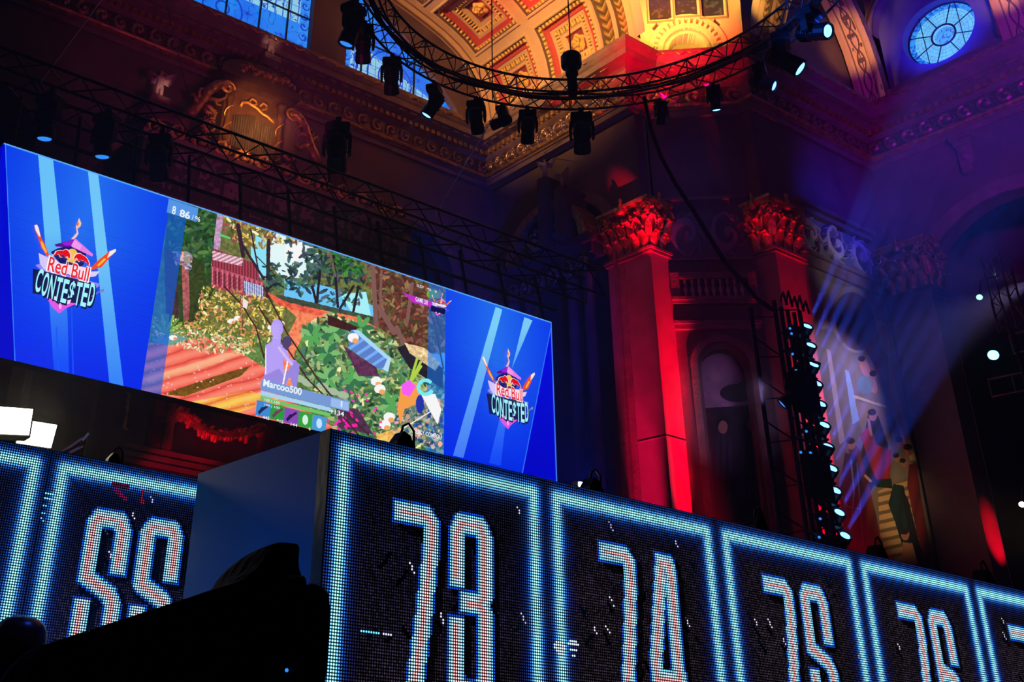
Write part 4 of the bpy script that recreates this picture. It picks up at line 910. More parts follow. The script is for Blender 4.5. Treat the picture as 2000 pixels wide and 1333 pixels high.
# right foliage
p.leaves([(590, 640), (650, 610), (760, 660), (870, 730), (870, 900), (660, 840), (590, 740)], [(.16, .36, .20), (.30, .50, .30), (.45, .58, .38), (.10, .22, .14), (.62, .66, .42), (.22, .42, .38), (.8, .78, .55)], 1500, 4, 10, .4)
for cx_, cy_ in ((610, 655), (640, 690), (650, 650), (705, 640), (690, 740), (640, 740), (700, 700), (760, 790)):
    for k in range(7): a = k*.9; p.ell(cx_+13*math.cos(a), cy_+13*math.sin(a), 12, 5, random.choice([(.28, .55, .28), (.40, .62, .36), (.16, .38, .24)]), a)
p.poly([(640, 615), (700, 640), (690, 650), (640, 635)], (.20, .08, .08), F)
p.poly([(685, 645), (700, 645), (764, 700), (758, 726), (735, 718), (680, 680)], (.36, .52, .84), .8+.3*(np.sin(PX*.2+PY*.3) > .5)); p.poly([(757, 700), (764, 700), (758, 727), (748, 722)], (.62, .74, .96)); p.poly([(688, 645), (700, 645), (764, 700), (755, 702)], (.55, .72, .95))
p.poly([(670, 675), (735, 718), (740, 735), (700, 735)], (.30, .14, .26), F); p.poly([(775, 680), (800, 670), (865, 720), (865, 760), (800, 720)], (.10, .08, .12), F); p.poly([(790, 670), (830, 680), (860, 710), (850, 725), (800, 690)], (.78, .66, .48), F)
for x, y in ((735, 745), (742, 760), (760, 815), (752, 830), (690, 660)): p.ell(x, y, 11, 9, (1, .88, .82)); p.ell(x+4, y+6, 6, 5, (1, .55, .30))
for k in range(26): p.ell(random.uniform(640, 745), random.uniform(760, 850), 3, 2.2, (.95, .15, .60), .4)
p.poly([(660, 795), (700, 800), (730, 850), (660, 835)], (.24, .14, .24), F)
for k in range(14): p.ell(random.uniform(655, 700), random.uniform(800, 840), 4, 2.5, (.98, .1, .55), .9)
for x, y in ((520, 775), (600, 748), (630, 755), (650, 765), (670, 772), (585, 740)): p.ell(x, y, 12, 7, (.55, .62, .52), .3)
p.poly([(735, 850), (780, 835), (800, 850), (780, 880), (740, 880)], (.85, .62, .30), F)
for k in range(9): p.line([(800, 750), (815+8*math.sin(k), 700+8*k)], 5, (.58, .70, .22))
# ropes across the picture
for pts in ([(438, 560), (472, 595), (500, 640), (516, 700)], [(515, 560), (560, 650), (620, 740), (660, 790), (720, 850)], [(505, 600), (560, 680), (600, 740), (650, 790), (700, 850)], [(838, 600), (850, 640), (866, 720)], [(846, 600), (866, 660)], [(470, 580), (472, 640)]): p.line(pts, 3.2, (.22, .10, .10))
p.line([(471, 582), (471, 650)], 1.6, (1, .45, .3)); p.poly([(474, 582), (485, 590), (482, 604), (474, 600)], (.95, .75, .75))
# crouching plain mannequin
mq = (.60, .52, .82)
p.ell(541, 642, 12, 18, mq); p.poly([(534, 655), (549, 657), (548, 672), (560, 682), (566, 700), (580, 706), (578, 716), (560, 708), (552, 700), (556, 730), (560, 752), (545, 755), (515, 745), (520, 700), (518, 675), (530, 668)], mq)
p.poly([(515, 735), (545, 720), (555, 735), (575, 705), (586, 712), (580, 755), (572, 758), (566, 735), (556, 756), (515, 748)], (.50, .44, .74)); p.line([(562, 705), (552, 755)], 3, (.88, .84, 1.0)); p.line([(519, 680), (519, 730)], 2, (.85, .8, .98))
p.poly([(552, 660), (566, 655), (570, 672), (560, 685), (552, 678)], (.25, .2, .35)); p.line([(545, 680), (560, 700), (570, 712)], 5, (.70, .62, .90))
for k in range(5): p.ell(541-3, 636+k*6, 9, 3, (.66, .58, .86), 0, .5)
# right side fade strip, little map
edge = game & (u > V1-.42); p.C[edge] = p.C[edge]*.45+np.array((.05, .38, .80))*.55
edge = game & (u < V0+.35); p.C[edge] = p.C[edge]*.35+np.array((.02, .30, .75))*.65
MAPP = [(800, 765), (864, 790), (862, 880), (783, 855)]
p.leaves([(780, 765), (864, 782), (862, 880), (770, 850)], [(.5, .56, .42), (.10, .22, .50), (.35, .45, .40), (.62, .60, .58), (.9, .6, .55), (.2, .3, .3)], 420, 2, 6, .7)
p.poly([(782, 760), (812, 748), (822, 765), (812, 790), (790, 800), (782, 830), (776, 800)], (.95, .52, .22)); p.poly([(784, 752), (800, 742), (812, 755), (800, 775), (786, 770)], (.92, .30, .85)); p.ell(820, 790, 8, 18, (.08, .15, .55))
p.poly([(822, 770), (850, 770), (862, 800), (855, 830), (838, 800)], (.82, .88, 1.0)); p.line([(783, 840), (840, 805)], 2, (.85, .9, .95))
m = segdist(PX, PY, [(835, 755+15)]+[(831+14*math.cos(a), 757+14*math.sin(a)) for a in np.linspace(.6, 5.4, 14)]) < 3.5; p.C[m] = (.40, .78, .98)
p.C = np.clip(p.C*1.18+.03, 0, 1)
p.C[~game] = keep[~game]
P = np.stack(np.meshgrid(np.linspace(SX0, SX1, nu+1), np.linspace(SZ0, SZ1, nv+1)), -1); P = np.stack([P[..., 0], np.full(P.shape[:2], SY), P[..., 1]], -1)
grid('display_face', P, linarr(p.C), M['emit'], screen)
MB().box((SX0, SY+.01, SZ0), (SX1, SY+.30, SZ1)).build('cabinet', M['black'], screen)
# left return of the screen, also a display
mb = MB(); mb.add([(SX0-.005, SY, SZ0), (SX0-.005, SY+.3, SZ0), (SX0-.005, SY+.3, SZ1), (SX0-.005, SY, SZ1)], [(0, 1, 2, 3)], (0, .0, .7)); mb.build('side_display', M['emit'], screen)
mb = MB(); mb.box((SX0, SY-.012, SZ1-.02), (SX1, SY, SZ1), (.10, .40, 1.0)); mb.box((SX1-.02, SY-.012, SZ0), (SX1, SY, SZ1), (.05, .2, .95)); mb.build('lit_rim', M['emit'], screen)

# ---- flat artwork shown on the screen, drawn in photo coordinates of the left logo
def art(name, polys, dx=0, y0=SY-.01):
    mb = MB()
    for k, (pts, c) in enumerate(polys):
        mb.add([(q.x+dx, y0-.002*k, q.z) for q in (at(a, b, 1, SY) for a, b in pts)], [tuple(range(len(pts)))], tuple(lin(c)))
    return mb.build(name, M['emit'], screen, fix=False)
def L(pts): return [(x/5.556, 400+y/5.556) for x, y in pts]
def oval(cx, cy, rx, ry, n=26): return [(cx+rx*math.cos(2*PI*k/n), cy+ry*math.sin(2*PI*k/n)) for k in range(n)]
BULL = [(560, 560), (585, 548), (600, 520), (635, 510), (672, 512), (700, 498), (722, 508), (742, 535), (750, 560), (748, 590), (735, 596), (722, 575), (706, 572), (712, 590), (690, 580), (676, 552), (655, 558), (650, 572), (668, 582), (640, 580), (634, 560), (615, 545), (600, 556), (580, 566)]
BULL2 = [(798, 602), (786, 598), (800, 570), (812, 555), (836, 545), (862, 545), (880, 560), (905, 572), (925, 590), (938, 612), (950, 640), (955, 668), (940, 662), (925, 640), (905, 630), (893, 618), (880, 622), (862, 610), (850, 612), (858, 632), (840, 626), (828, 606), (815, 588)]
def grow(pts, k):
    cx_ = sum(p[0] for p in pts)/len(pts); cy_ = sum(p[1] for p in pts)/len(pts); return [(cx_+(x-cx_)*k, cy_+(y-cy_)*k) for x, y in pts]
logo = [
 (L([(430, 700), (380, 660), (440, 640), (480, 700), (1080, 860), (1060, 900), (960, 920)]), (.60, .55, 1.0)),
 (L([(418, 528), (545, 590), (640, 700), (620, 770), (470, 700), (430, 640)]), (.86, .80, 1.0)), (L([(1080, 725), (1035, 780), (960, 790), (850, 760), (830, 720), (960, 730)]), (.90, .84, 1.0)),
 (L([(355, 700), (500, 730), (650, 770), (1000, 850), (1020, 920), (985, 1105), (850, 1085), (780, 1110), (640, 1150), (510, 1030), (480, 985), (350, 965)]), (.03, .04, .30)),
 (L([(500, 1010), (565, 1035), (640, 1095), (700, 1060), (840, 1075), (700, 1135), (640, 1185), (560, 1110)]), (.92, .35, .92)), (L([(560, 985), (620, 1010), (630, 1060), (570, 1030)]), (1, .85, 1)), (L([(700, 1050), (770, 1035), (750, 1080), (690, 1090)]), (1, .85, 1)), (L(oval(648, 1105, 16, 32)), (1, .7, 1)),
 (L([(545, 520), (620, 480), (800, 440), (930, 540), (905, 650), (850, 700), (660, 660), (600, 590)]), (.06, .05, .42)),
 (L([(585, 438), (780, 388), (808, 372), (778, 455), (740, 470), (600, 460)]), (.36, .05, .62)), (L([(660, 425), (790, 390), (770, 455), (700, 450)]), (.62, .12, .85)),
 (L([(808, 372), (1003, 545), (995, 570), (770, 465)]), (.93, .50, .92)), (L([(800, 385), (880, 455), (860, 500), (765, 455)]), (.98, .62, .95)),
 (L([(765, 380), (800, 340), (825, 310), (815, 240), (835, 200), (850, 150), (875, 210), (865, 245), (832, 270), (845, 320), (825, 355), (790, 385)]), (1, .80, .75)), (L([(820, 235), (835, 185), (850, 215), (838, 245)]), (1, .50, .15)),
 (L([(365, 232), (395, 225), (412, 260), (440, 370), (480, 440), (525, 560), (505, 575), (440, 470), (400, 350), (370, 280)]), (1, .30, .10)), (L([(365, 235), (392, 226), (410, 262), (432, 360), (412, 350), (380, 290)]), (1, .95, .90)), (L([(430, 400), (455, 420), (500, 520), (490, 540), (445, 470)]), (1, .75, .25)),
 (L([(1245, 490), (1248, 515), (1200, 560), (1090, 690), (990, 712), (970, 700), (1060, 610), (1170, 520)]), (1, .30, .10)), (L([(1245, 490), (1248, 515), (1205, 555), (1150, 590), (1180, 515)]), (1, .95, .90)), (L([(1120, 590), (1140, 605), (1060, 680), (1040, 670)]), (1, .75, .25)),
 (L(oval(772, 565, 62, 76)), (1, .78, .32)),
 (L(grow(BULL, 1.14)), (1, .92, .95)), (L(grow(BULL2, 1.14)), (1, .92, .95)), (L(BULL), (.93, .05, .10)), (L(BULL2), (.93, .05, .10)),
 (L([(505, 625), (560, 590), (640, 650), (960, 700), (975, 730), (945, 818), (900, 815), (640, 745), (520, 705)]), (1, .88, .95)),
 (L([(975, 1005), (1085, 935), (1110, 925), (1115, 945), (1100, 965), (1065, 960), (985, 1015)]), (.55, .50, .75)),
]
lc = at(124, 523, 1, SY); rc = at(985, 772, 1, SY); DXR = rc.x-lc.x
def ctext(body, x0, z0, w_, h_, mat, dy, bold=0.02, name='lettering'):
    """text fitted to a box: left edge x0, centre z0, width w_, cap height h_"""
    me, a, b, c, d = text_mesh(body, bold); me = me.copy(); me.materials.clear(); me.materials.append(mat)
    sx = w_/(b-a); sz = h_/(d-c)
    for v_ in me.vertices: v_.co = (x0+(v_.co.x-a)*sx, SY-dy, z0+(v_.co.y-(c+d)/2)*sz)
    o = bpy.data.objects.new(name, me); col.objects.link(o); o.parent = screen; o.matrix_parent_inverse = Matrix.Translation(-screen.location); return o
for dx, sd in ((0, 'left'), (DXR, 'right')):
    art('logo_artwork', logo, dx)
    a = at(93, 519, 1, SY); b = at(172, 540, 1, SY); t = at(94, 508, 1, SY).z; bo = at(170, 546, 1, SY).z
    zc2 = (at(132, 529, 1, SY)).z
    ctext('Red Bull', a.x+dx-.03, zc2, b.x-a.x+.04, .285, M['textwhite'], .070, .045); ctext('Red Bull', a.x+dx-.01, zc2, b.x-a.x, .25, M['textred'], .076, .012)
    a = at(66, 552, 1, SY); b = at(181, 584, 1, SY); zc3 = at(124, 566, 1, SY).z
    for i, ch in enumerate('CONTESTED'):
        wL = (b.x-a.x)/9; drop = -.05*math.sin((i+.5)/9*PI)+(.02 if i in (0, 8) else 0)
        x = a.x+dx+wL*i+.01
        ctext(ch if ch != 'S' else '$', x+.02, zc3+drop-.02, wL*.88, .42, M['textnavy'], .078, .03); ctext(ch if ch != 'S' else '$', x, zc3+drop, wL*.84, .40, M['textcyan'], .084, .02)
# HUD boxes on the game picture
def hud(name, px0, py0, px1, py1, c, k=0):
    """rectangle from the photo's upper-left and lower-right corner"""
    a = at(px0, py0, 1, SY); b = at(px1, py1, 1, SY); mb = MB()
    mb.add([(a.x, SY-.012-.003*k, b.z), (b.x, SY-.012-.003*k, b.z), (b.x, SY-.012-.003*k, a.z), (a.x, SY-.012-.003*k, a.z)], [(0, 1, 2, 3)], tuple(lin(c))); return mb.build(name, M['emit'], screen, fix=False)
hud('player_count_tag', 329, 389, 383, 434, (.34, .60, .92), 1); a = at(332, 398, 1, SY)
ctext('8', a.x+.05, a.z-.11, .07, .16, M['text'], .02, .02); ctext('86', a.x+.20, a.z-.12, .20, .15, M['text'], .02, .03); ctext('/ 96', a.x+.44, a.z-.13, .16, .10, M['text'], .02, .01)
hud('name_bar', 510, 741, 680, 805, (.48, .62, .86)); hud('name_bar', 646, 778, 680, 803, (.62, .76, .96), 1); hud('shield_bar', 509, 764, 645, 805, (.68, .86, .98), 1); hud('health_bar', 508, 775, 644, 815, (.45, .80, .42), 2)
b_ = at(512, 757, 1, SY); e_ = at(576, 768, 1, SY)
ctext('Marcoo500', b_.x, (b_.z+e_.z)/2+.06, .78, .13, M['text'], .03, .03); ctext('1', at(664, 790, 1, SY).x, at(664, 790, 1, SY).z, .03, .11, M['text'], .03, .02); ctext('100 | 100', at(516, 772, 1, SY).x, at(516, 772, 1, SY).z-.09, .30, .05, M['text'], .03, .01)
ctext('100 | 100', at(516, 782, 1, SY).x, at(516, 782, 1, SY).z-.09, .30, .05, M['text'], .03, .01)
for k, c in enumerate(((.25, .55, .85), (.18, .62, .25), (.55, .30, .75), (.20, .65, .25), (.30, .62, .88))):
    x0_ = 501+k*27.3; y0_ = 782+k*7.0; o = hud('item_slot', x0_, y0_, x0_+25, y0_+36, c, 1); A_ = at(x0_+12, y0_+18, 1, SY)
    mb = MB(); cc = tuple(lin(((.10, .16, .35), (.45, .25, .35), (.18, .08, .30), (.85, .98, .90), (.80, .92, 1.0))[k]))
    if k < 3: q4 = [(-.10, -.07), (-.07, -.11), (.02, -.01), (.11, .07), (.09, .10), (0, .03), (-.03, .03)]
    else: q4 = [(.06*math.cos(t), .09*math.sin(t)) for t in np.linspace(0, 5.9, 12)]
    mb.add([(A_.x+a, SY-.022, A_.z+b) for a, b in q4], [tuple(range(len(q4)))], cc); mb.build('item_icon', M['emit'], screen, fix=False)
    ctext(('445', '912', '144', '6', '3')[k], A_.x+(.0 if k < 3 else .08), A_.z-.14, .13 if k < 3 else .04, .055, M['text'], .03, .01)
ctext('134', at(652, 806, 1, SY).x, at(652, 806, 1, SY).z+.0, .20, .09, M['text'], .03, .02); ctext('+', at(643, 803, 1, SY).x, at(643, 803, 1, SY).z, .07, .09, M['text'], .03, .02)
a = at(801, 835, 1, SY); ctext('CREEKY COMPOU', a.x, a.z-.06, .72, .085, M['text'], .03, .015)
mb = MB(); tagp = [(784, 570), (800, 577), (850, 592), (850, 603), (806, 592)]; mb.add([(q.x, SY-.015, q.z) for q in (at(a, b, 1, SY) for a, b in tagp)], [tuple(range(5))], tuple(lin((.78, .18, .80)))); mb.build('game_counter_tag', M['emit'], screen, fix=False)
a = at(810, 584, 1, SY); ctext('GAME 2/8', a.x, a.z-.01, .30, .10, M['text'], .03, .01)
a = at(803, 551, 1, SY); ctext('0:57   96   0', a.x+.12, a.z-.05, .50, .06, M['text'], .03, .01)
small = [([(854+(x-124)*.24, 597+(y-523)*.24) for x, y in q], c) for q, c in logo]
mb = MB()
for k, (pts, c) in enumerate(small): mb.add([(q.x, SY-.03-.0015*k, q.z) for q in (at(a, b, 1, SY) for a, b in pts)], [tuple(range(len(pts)))], tuple(lin(c)))
mb.build('small_logo_artwork', M['emit'], screen, fix=False)
hud('teammate_bar', 424, 456, 440, 461, (.95, .97, .95)); hud('teammate_bar', 427, 457, 449, 468, (.35, .85, .45))

# ================================================================== trusses
def beam_truss(name, p0, p1, wy, wz, label, grp=None, mat='black', r=.03, step=.6, parts=True):
    p0 = Vector(p0); p1 = Vector(p1); d = (p1-p0); L_ = d.length; d.normalize(); s = d.cross(Vector((0, 0, 1)));
    if s.length < .1: s = Vector((1, 0, 0))
    s.normalize(); t = s.cross(d).normalized()
    root = empty(name, p0, label, 'truss', grp); cs = [(-wy/2, -wz/2), (wy/2, -wz/2), (wy/2, wz/2), (-wy/2, wz/2)]
    for a, b in cs: MB().tube([p0+s*a+t*b, p1+s*a+t*b], r, 6).build('chord', M[mat], root)
    mb = MB(); n = int(L_/step)
    for i in range(4):
        a, b = cs[i]; c, e = cs[(i+1) % 4]
        for k in range(n):
            q0 = p0+d*(L_*k/n); q1 = p0+d*(L_*(k+1)/n); A = (q0+s*a+t*b, q1+s*c+t*e) if k % 2 else (q0+s*c+t*e, q1+s*a+t*b); mb.tube(A, r*.5, 4)
    mb.build('bracing', M[mat], root); return root
bt = beam_truss('screen_truss', (1.2, 15.5, 11.2), (16.6, 15.5, 11.2), .6, .65, 'long black box truss hanging above the video screen')
mb = MB()
for k in range(12):
    x = 2.8+k*1.08; mb2 = MB(); mb2.tube([(x, 15.5, 10.9), (x, 15.2, 9.66)], .035, 5); mb2.build('drop_bar', M['black'], bt)
MB().tube([(1.2, 15.4, 10.2), (15.2, 15.4, 10.2)], .04, 5).build('spreader_bar', M['black'], bt)
RC = Vector((13.77, 12.29)); R0, R1, RZ0, RZ1 = 5.563, 4.98, 17.0, 17.58
ringt = empty('ring_truss', (RC.x, RC.y, RZ0), 'large circular black lighting truss hanging under the vault', 'truss')
def rp(rr, a, z): return Vector((RC.x+rr*math.cos(a), RC.y+rr*math.sin(a), z))
for rr, z in ((R0, RZ0), (R0, RZ1), (R1, RZ0), (R1, RZ1)):
    MB().tube([rp(rr, 2*PI*k/120, z) for k in range(121)], .036, 6, cap=False).build('chord', M['truss'], ringt, smooth=True)
mb = MB(); N = 84
for k in range(N):
    a, b = 2*PI*k/N, 2*PI*(k+1)/N
    for (r0_, z0_, r1_, z1_) in ((R0, RZ0, R0, RZ1), (R0, RZ1, R1, RZ1), (R1, RZ1, R1, RZ0), (R1, RZ0, R0, RZ0)):
        if k % 2: r0_, z0_, r1_, z1_ = r1_, z1_, r0_, z0_
        mb.tube([rp(r0_, a, z0_), rp(r1_, b, z1_)], .016, 4)
        if k % 4 == 0: mb.tube([rp(r0_, a, z0_), rp(r1_, a, z1_)], .016, 4)
mb.build('bracing', M['truss'], ringt)
mb = MB()
for j in range(5): mb.tube([rp(5.25+.05*math.sin(j*2+k*.3), 2*PI*k/90, 17.12+.05*math.sin(k*.7+j*1.7)+.04*j) for k in range(91)], .03, 5)
mb.build('cable_bundle', M['cloth'], ringt)

# moving heads ---------------------------------------------------------------
def make_head():
    root = empty('moving_head_light', (0, 0, 0), '', 'stage light')
    mb = MB(); mb.box((-.05, -.04, -.10), (.05, .04, .05)); mb.box((-.14, -.02, -.12), (.14, .02, -.09)); mb.build('clamp', M['black'], root)
    mb = MB(); mb.prism([(-.19, -.12), (.19, -.12), (.21, -.16), (.21, -.26), (.17, -.30), (-.17, -.30), (-.21, -.26), (-.21, -.16)], 1, -.15, .15); mb.build('base', M['black'], root)
    mb = MB()
    for s in (-1, 1): mb.prism([(s*.17, -.30), (s*.235, -.30), (s*.25, -.45), (s*.24, -.66), (s*.19, -.69), (s*.185, -.45)], 1, -.06, .06)
    mb.box((-.2, -.07, -.34), (.2, .07, -.29)); mb.build('yoke', M['black'], root)
    hd = MB(); hd.lathe([(.05, .30), (.13, .27), (.165, .16), (.17, 0), (.15, -.10), (.165, -.14), (.17, -.34), (.155, -.36), (.14, -.33)], (0, 0, 0), n=14)
    for k in range(4): hd.lathe([(.172, .0), (.185, .01), (.172, .02)], (0, 0, .05+.05*k-.02), n=14)
    h = hd.build('lamp_head', M['black'], root, smooth=False); h.location = (0, 0, -.60); h.matrix_parent_inverse = Matrix.Identity(4)
    ln = MB(); ln.lathe([(.001, -.335), (.10, -.335), (.138, -.325)], (0, 0, 0), n=16); l = ln.build('lens', M['lensd'], h); l.matrix_parent_inverse = Matrix.Identity(4)
    return root
HEAD0 = make_head(); HEADN = 0; LASTH = [None]
LENS = {}
for k_, m_ in (('b', 'lensb'), ('d', 'lensd'), ('w', 'lensw'), ('n', 'black')):
    me = HEAD0.children[[c.name for c in HEAD0.children].index('lamp_head')].children[0].data.copy(); me.materials.clear(); me.materials.append(M[m_]); LENS[k_] = me
def moving_head(pos, d, kind, label, grp, sc_=1.0, B=None):
    """pos: clamp point; d: beam direction; B: rotation of the mount (None hangs down)"""
    global HEADN
    B = B or Matrix.Identity(3); d = Vector(d).normalized(); dl = B.transposed() @ d
    t = math.acos(max(-1, min(1, -dl.z))); th = math.atan2(-dl.x, dl.y)
    root = HEAD0 if HEADN == 0 else copy_tree(HEAD0); HEADN += 1
    root.rotation_euler = (B @ Matrix.Rotation(th, 3, 'Z')).to_euler(); root.location = pos; root.scale = (sc_,)*3
    for c in root.children:
        if c.name.startswith('lamp_head'):
            c.rotation_euler = (t, 0, 0); c.children[0].data = LENS[kind]
    tag(root, label, 'stage light', grp); LASTH[0] = root; return root
def imdir(a, b, c):  # a direction given along the photo's right, up and depth
    v = a*RT+b*UP+c*FW; return Vector(v)
g1 = 'moving head lights on the ring truss'
for px, py, d, k, lb, s in (
    (694, 0, (-.35, -.9, -.2), 'd', 'large black moving head, leftmost on the ring truss, faint glow in its lens', 1.3),
    (716, 42, (.02, -.9, .35), 'n', 'unlit black moving head hanging before the blue window, upper of two', 1.15),
    (774, 104, (.03, -.9, .35), 'n', 'unlit black moving head hanging before the blue window, lower of two', 1.15),
    (852, 158, (-.55, -.8, -.15), 'b', 'black moving head aiming down left with a lit lens and pale beam', 1.1),
    (936, 184, (.2, -.9, .3), 'n', 'unlit black moving head where the walls meet below the ring truss', 1.1),
    (985, 196, (-.8, -.3, .3), 'n', 'unlit black moving head turned sideways beside the vault foot', .9),
    (1033, 203, (.05, -.9, .3), 'd', 'black moving head hanging straight down, left of the chain hoist', 1.1),
    (1135, 205, (.1, -.9, .3), 'd', 'tall black moving head hanging below the chain hoist', 1.35),
    (1288, 192, (.0, -.9, .3), 'n', 'small black moving head before the red-lit cornice', .75),
    (1393, 163, (.05, -.9, -.2), 'b', 'black moving head with a thin blue lens right of the red cornice', .8),
    (1474, 118, (.6, -.3, -.6), 'b', 'moving head with bright blue crescent lens aiming right', .95),
    (1538, 66, (.6, -.55, -.62), 'b', 'moving head with a bright blue body and lit lens aiming right', 1.35),
    (1588, 12, (.45, -.1, -.85), 'b', 'brightest blue-white moving head near the top edge', 1.2)):
    h_ = at(px, py, 2, 17.0); o_ = Vector((h_.x-RC.x, h_.y-RC.y)); rr_ = R0 if abs(o_.length-R0) < abs(o_.length-R1) else R1; o_ = o_.normalized()*rr_
    moving_head((RC.x+o_.x, RC.y+o_.y, 16.96), imdir(*d), k, lb, g1, s)
g2 = 'moving head lights on the screen truss'
for px, py, d, k, lb in ((103, 178, (0, -.9, -.3), 'd', 'dark moving head leftmost on the screen truss'), (213, 215, (0, -.9, -.3), 'd', 'dark moving head second from left on the screen truss'), (318, 258, (0, -.9, .3), 'n', 'dark moving head third from left on the screen truss, unlit')):
    moving_head(at(px, py, 1, 15.02), imdir(*d), k, lb, g2, 1.0)
mp = at(662, 235, 1, 15.5)
moving_head(mp, imdir(0, -1, .2), 'n', 'tall dark moving head hanging before the right golden scroll bracket of the organ', None, 1.25)
r = empty('support_pole', (mp.x, 15.8, 11.5), 'thin black pole standing on the screen truss that carries a moving head', 'pole')
MB().tube([(mp.x, 15.72, 11.55), (mp.x, 15.72, mp.z+.1)], .03, 6).build('upright', M['black'], r)
MB().tube([(mp.x, 15.72, mp.z+.06), (mp.x, 15.5, mp.z+.06)], .025, 6).build('arm', M['black'], r)
# heads' beams, and spots added to imitate their blue spill on the ring
spot('ring_spill', tuple(at(1625, 30, 2, 16.5)), tuple(at(1440, 160, 2, 17.0)), (.01, .12, 1.0), 500, 50, .8, .1)
spot('ring_beam', tuple(at(1580, 92, 2, 16.3)), tuple(at(1700, 420, 1, 16.6)), (.03, .06, 1.0), 1200, 22, .9, .1)
bl = at(828, 214, 2, 16.2); spot('ring_beam', bl, bl+imdir(-.55, -.8, -.15)*9, (.25, .40, 1.0), 2500, 9, .8, .05)
spot('ring_blue', (14.5, 12.0, 16.3), (18.9, 9.6, 17.25), (.01, .12, 1.0), 1500, 40, .8, .1)  # unseen spot added inside the ring to turn its right chords blue
# hoist, steel cables
hz = at(1116, 128, 2, 17.9)
r = empty('chain_hoist', hz, 'black chain hoist standing above the ring truss, before the coffered vault', 'hoist')
MB().lathe([(.14, 0), (.17, .05), (.17, .25), (.26, .3), (.28, .38), (.28, .62), (.24, .7), (.10, .74)], hz-Vector((0, 0, .35)), n=14).build('motor_body', M['black'], r)
MB().tube([hz+Vector((0, 0, -.35)), hz+Vector((0, 0, -.95))], .13, 8).build('chain_bag', M['cloth'], r)
def wire(name, pts, rad, mat, label, cat='cable', n=5):
    o = MB().tube(pts, rad, n).build(name, M[mat], None); return tag(o, label, cat)
wire('steel_cable', [hz+Vector((0, 0, .3)), hz+Vector((0, 0, 9))], .018, 'black', 'thin dark cable rising from the chain hoist to the vault')
c2 = at(962, 195, 2, 17.5); wire('steel_cable', [c2, c2+Vector((0, 0, 9.5))], .018, 'black', 'thin dark cable rising before the lowest left coffers')
wire('steel_cable', [at(975, 210, 1, 17), at(846, 428, 1, 15.5)], .012, 'steel', 'thin pale steel cable slanting down to the screen truss, right of the organ')
wire('steel_cable', [at(205, -10, 1, 16.5), at(80, 161, 1, 15.5)], .012, 'steel', 'thin pale steel cable slanting down to the truss at far left')
wire('steel_cable', [at(322, -5, 1, 16.5), at(374, 216, 1, 15.6)], .010, 'steel', 'thin steel cable running steeply down left of the golden organ scroll')
wire('steel_cable', [at(1192, 212, 2, 17.0), at(1058, 302, 0, 22.4)], .012, 'steel', 'short pale steel cable slanting up to the ring truss from the corner')
pts = [(1258, 190), (1272, 255), (1292, 308), (1320, 360), (1352, 408), (1385, 462), (1415, 510), (1452, 552), (1480, 585), (1510, 606)]
ys = np.linspace(at(1258, 190, 2, 17.0).y, 12.7, len(pts))
wire('power_cable', [at(a, b, 1, y) for (a, b), y in zip(pts, ys)], .05, 'cloth', 'thick black cable sagging from the ring truss to the light tower', n=7)

# ---- light tower
tw = empty('light_tower', (19.8, 13.0, 0), 'tall black truss tower carrying a column of blue spotlights', 'tower')
tx = [19.2, 19.42, 19.65, 19.88, 20.1]
for y_ in (12.7, 13.3):
    for x in tx[::4]: MB().tube([(x, y_, 0), (x, y_, 10.7)], .05, 6).build('upright', M['black'], tw)
for x in tx[1:4]: MB().tube([(x, 12.7, 3), (x, 12.7, 10.6)], .045, 6).build('upright', M['black'], tw)
mb = MB()
for k in range(22):
    z = .4+k*.48
    for y_ in (12.7, 13.3): mb.tube([(19.2, y_, z), (20.1, y_, z+(.24 if k % 2 else -.24))], .018, 4)
    if k % 4 == 3: mb.tube([(19.1, 12.66, z), (20.5, 12.66, z)], .035, 5)
mb.build('bracing', M['black'], tw)
for z in (8.2, 6.4): MB().box((19.3, 12.45, z), (19.95, 12.68, z+.85)).build('equipment_box', M['cloth'], tw)
for k in range(5): MB().tube([(19.3+.2*k, 12.6, 10.7), (19.35+.2*k, 12.55, 10.9+.08*(k % 2)), (19.5+.2*k, 12.6, 10.65)], .03, 5).build('cable_loop', M['cloth'], tw)
for px, py in ((1543, 642), (1546, 652), (1548, 692), (1555, 724), (1563, 763), (1560, 794), (1569, 802), (1575, 843), (1564, 884), (1583, 885), (1588, 927), (1582, 944), (1602, 1014), (1600, 1050)):
    MB().ball(at(px, py, 1, 12.62), .028, 6).build('indicator_light', M['lensd'], tw)
TL = [(1577, 637), (1584, 674), (1590, 712), (1596, 749), (1604, 789), (1611, 830), (1618, 872), (1626, 915), (1633, 958), (1640, 1001), (1651, 1046)]
Bm = Matrix.Rotation(-PI/2, 3, 'Y')       # mount axis turned so that lamps stand out to the right (+x)
ordn = ['topmost', 'second', 'third', 'fourth', 'fifth', 'sixth', 'seventh', 'eighth', 'ninth', 'tenth', 'lowest']
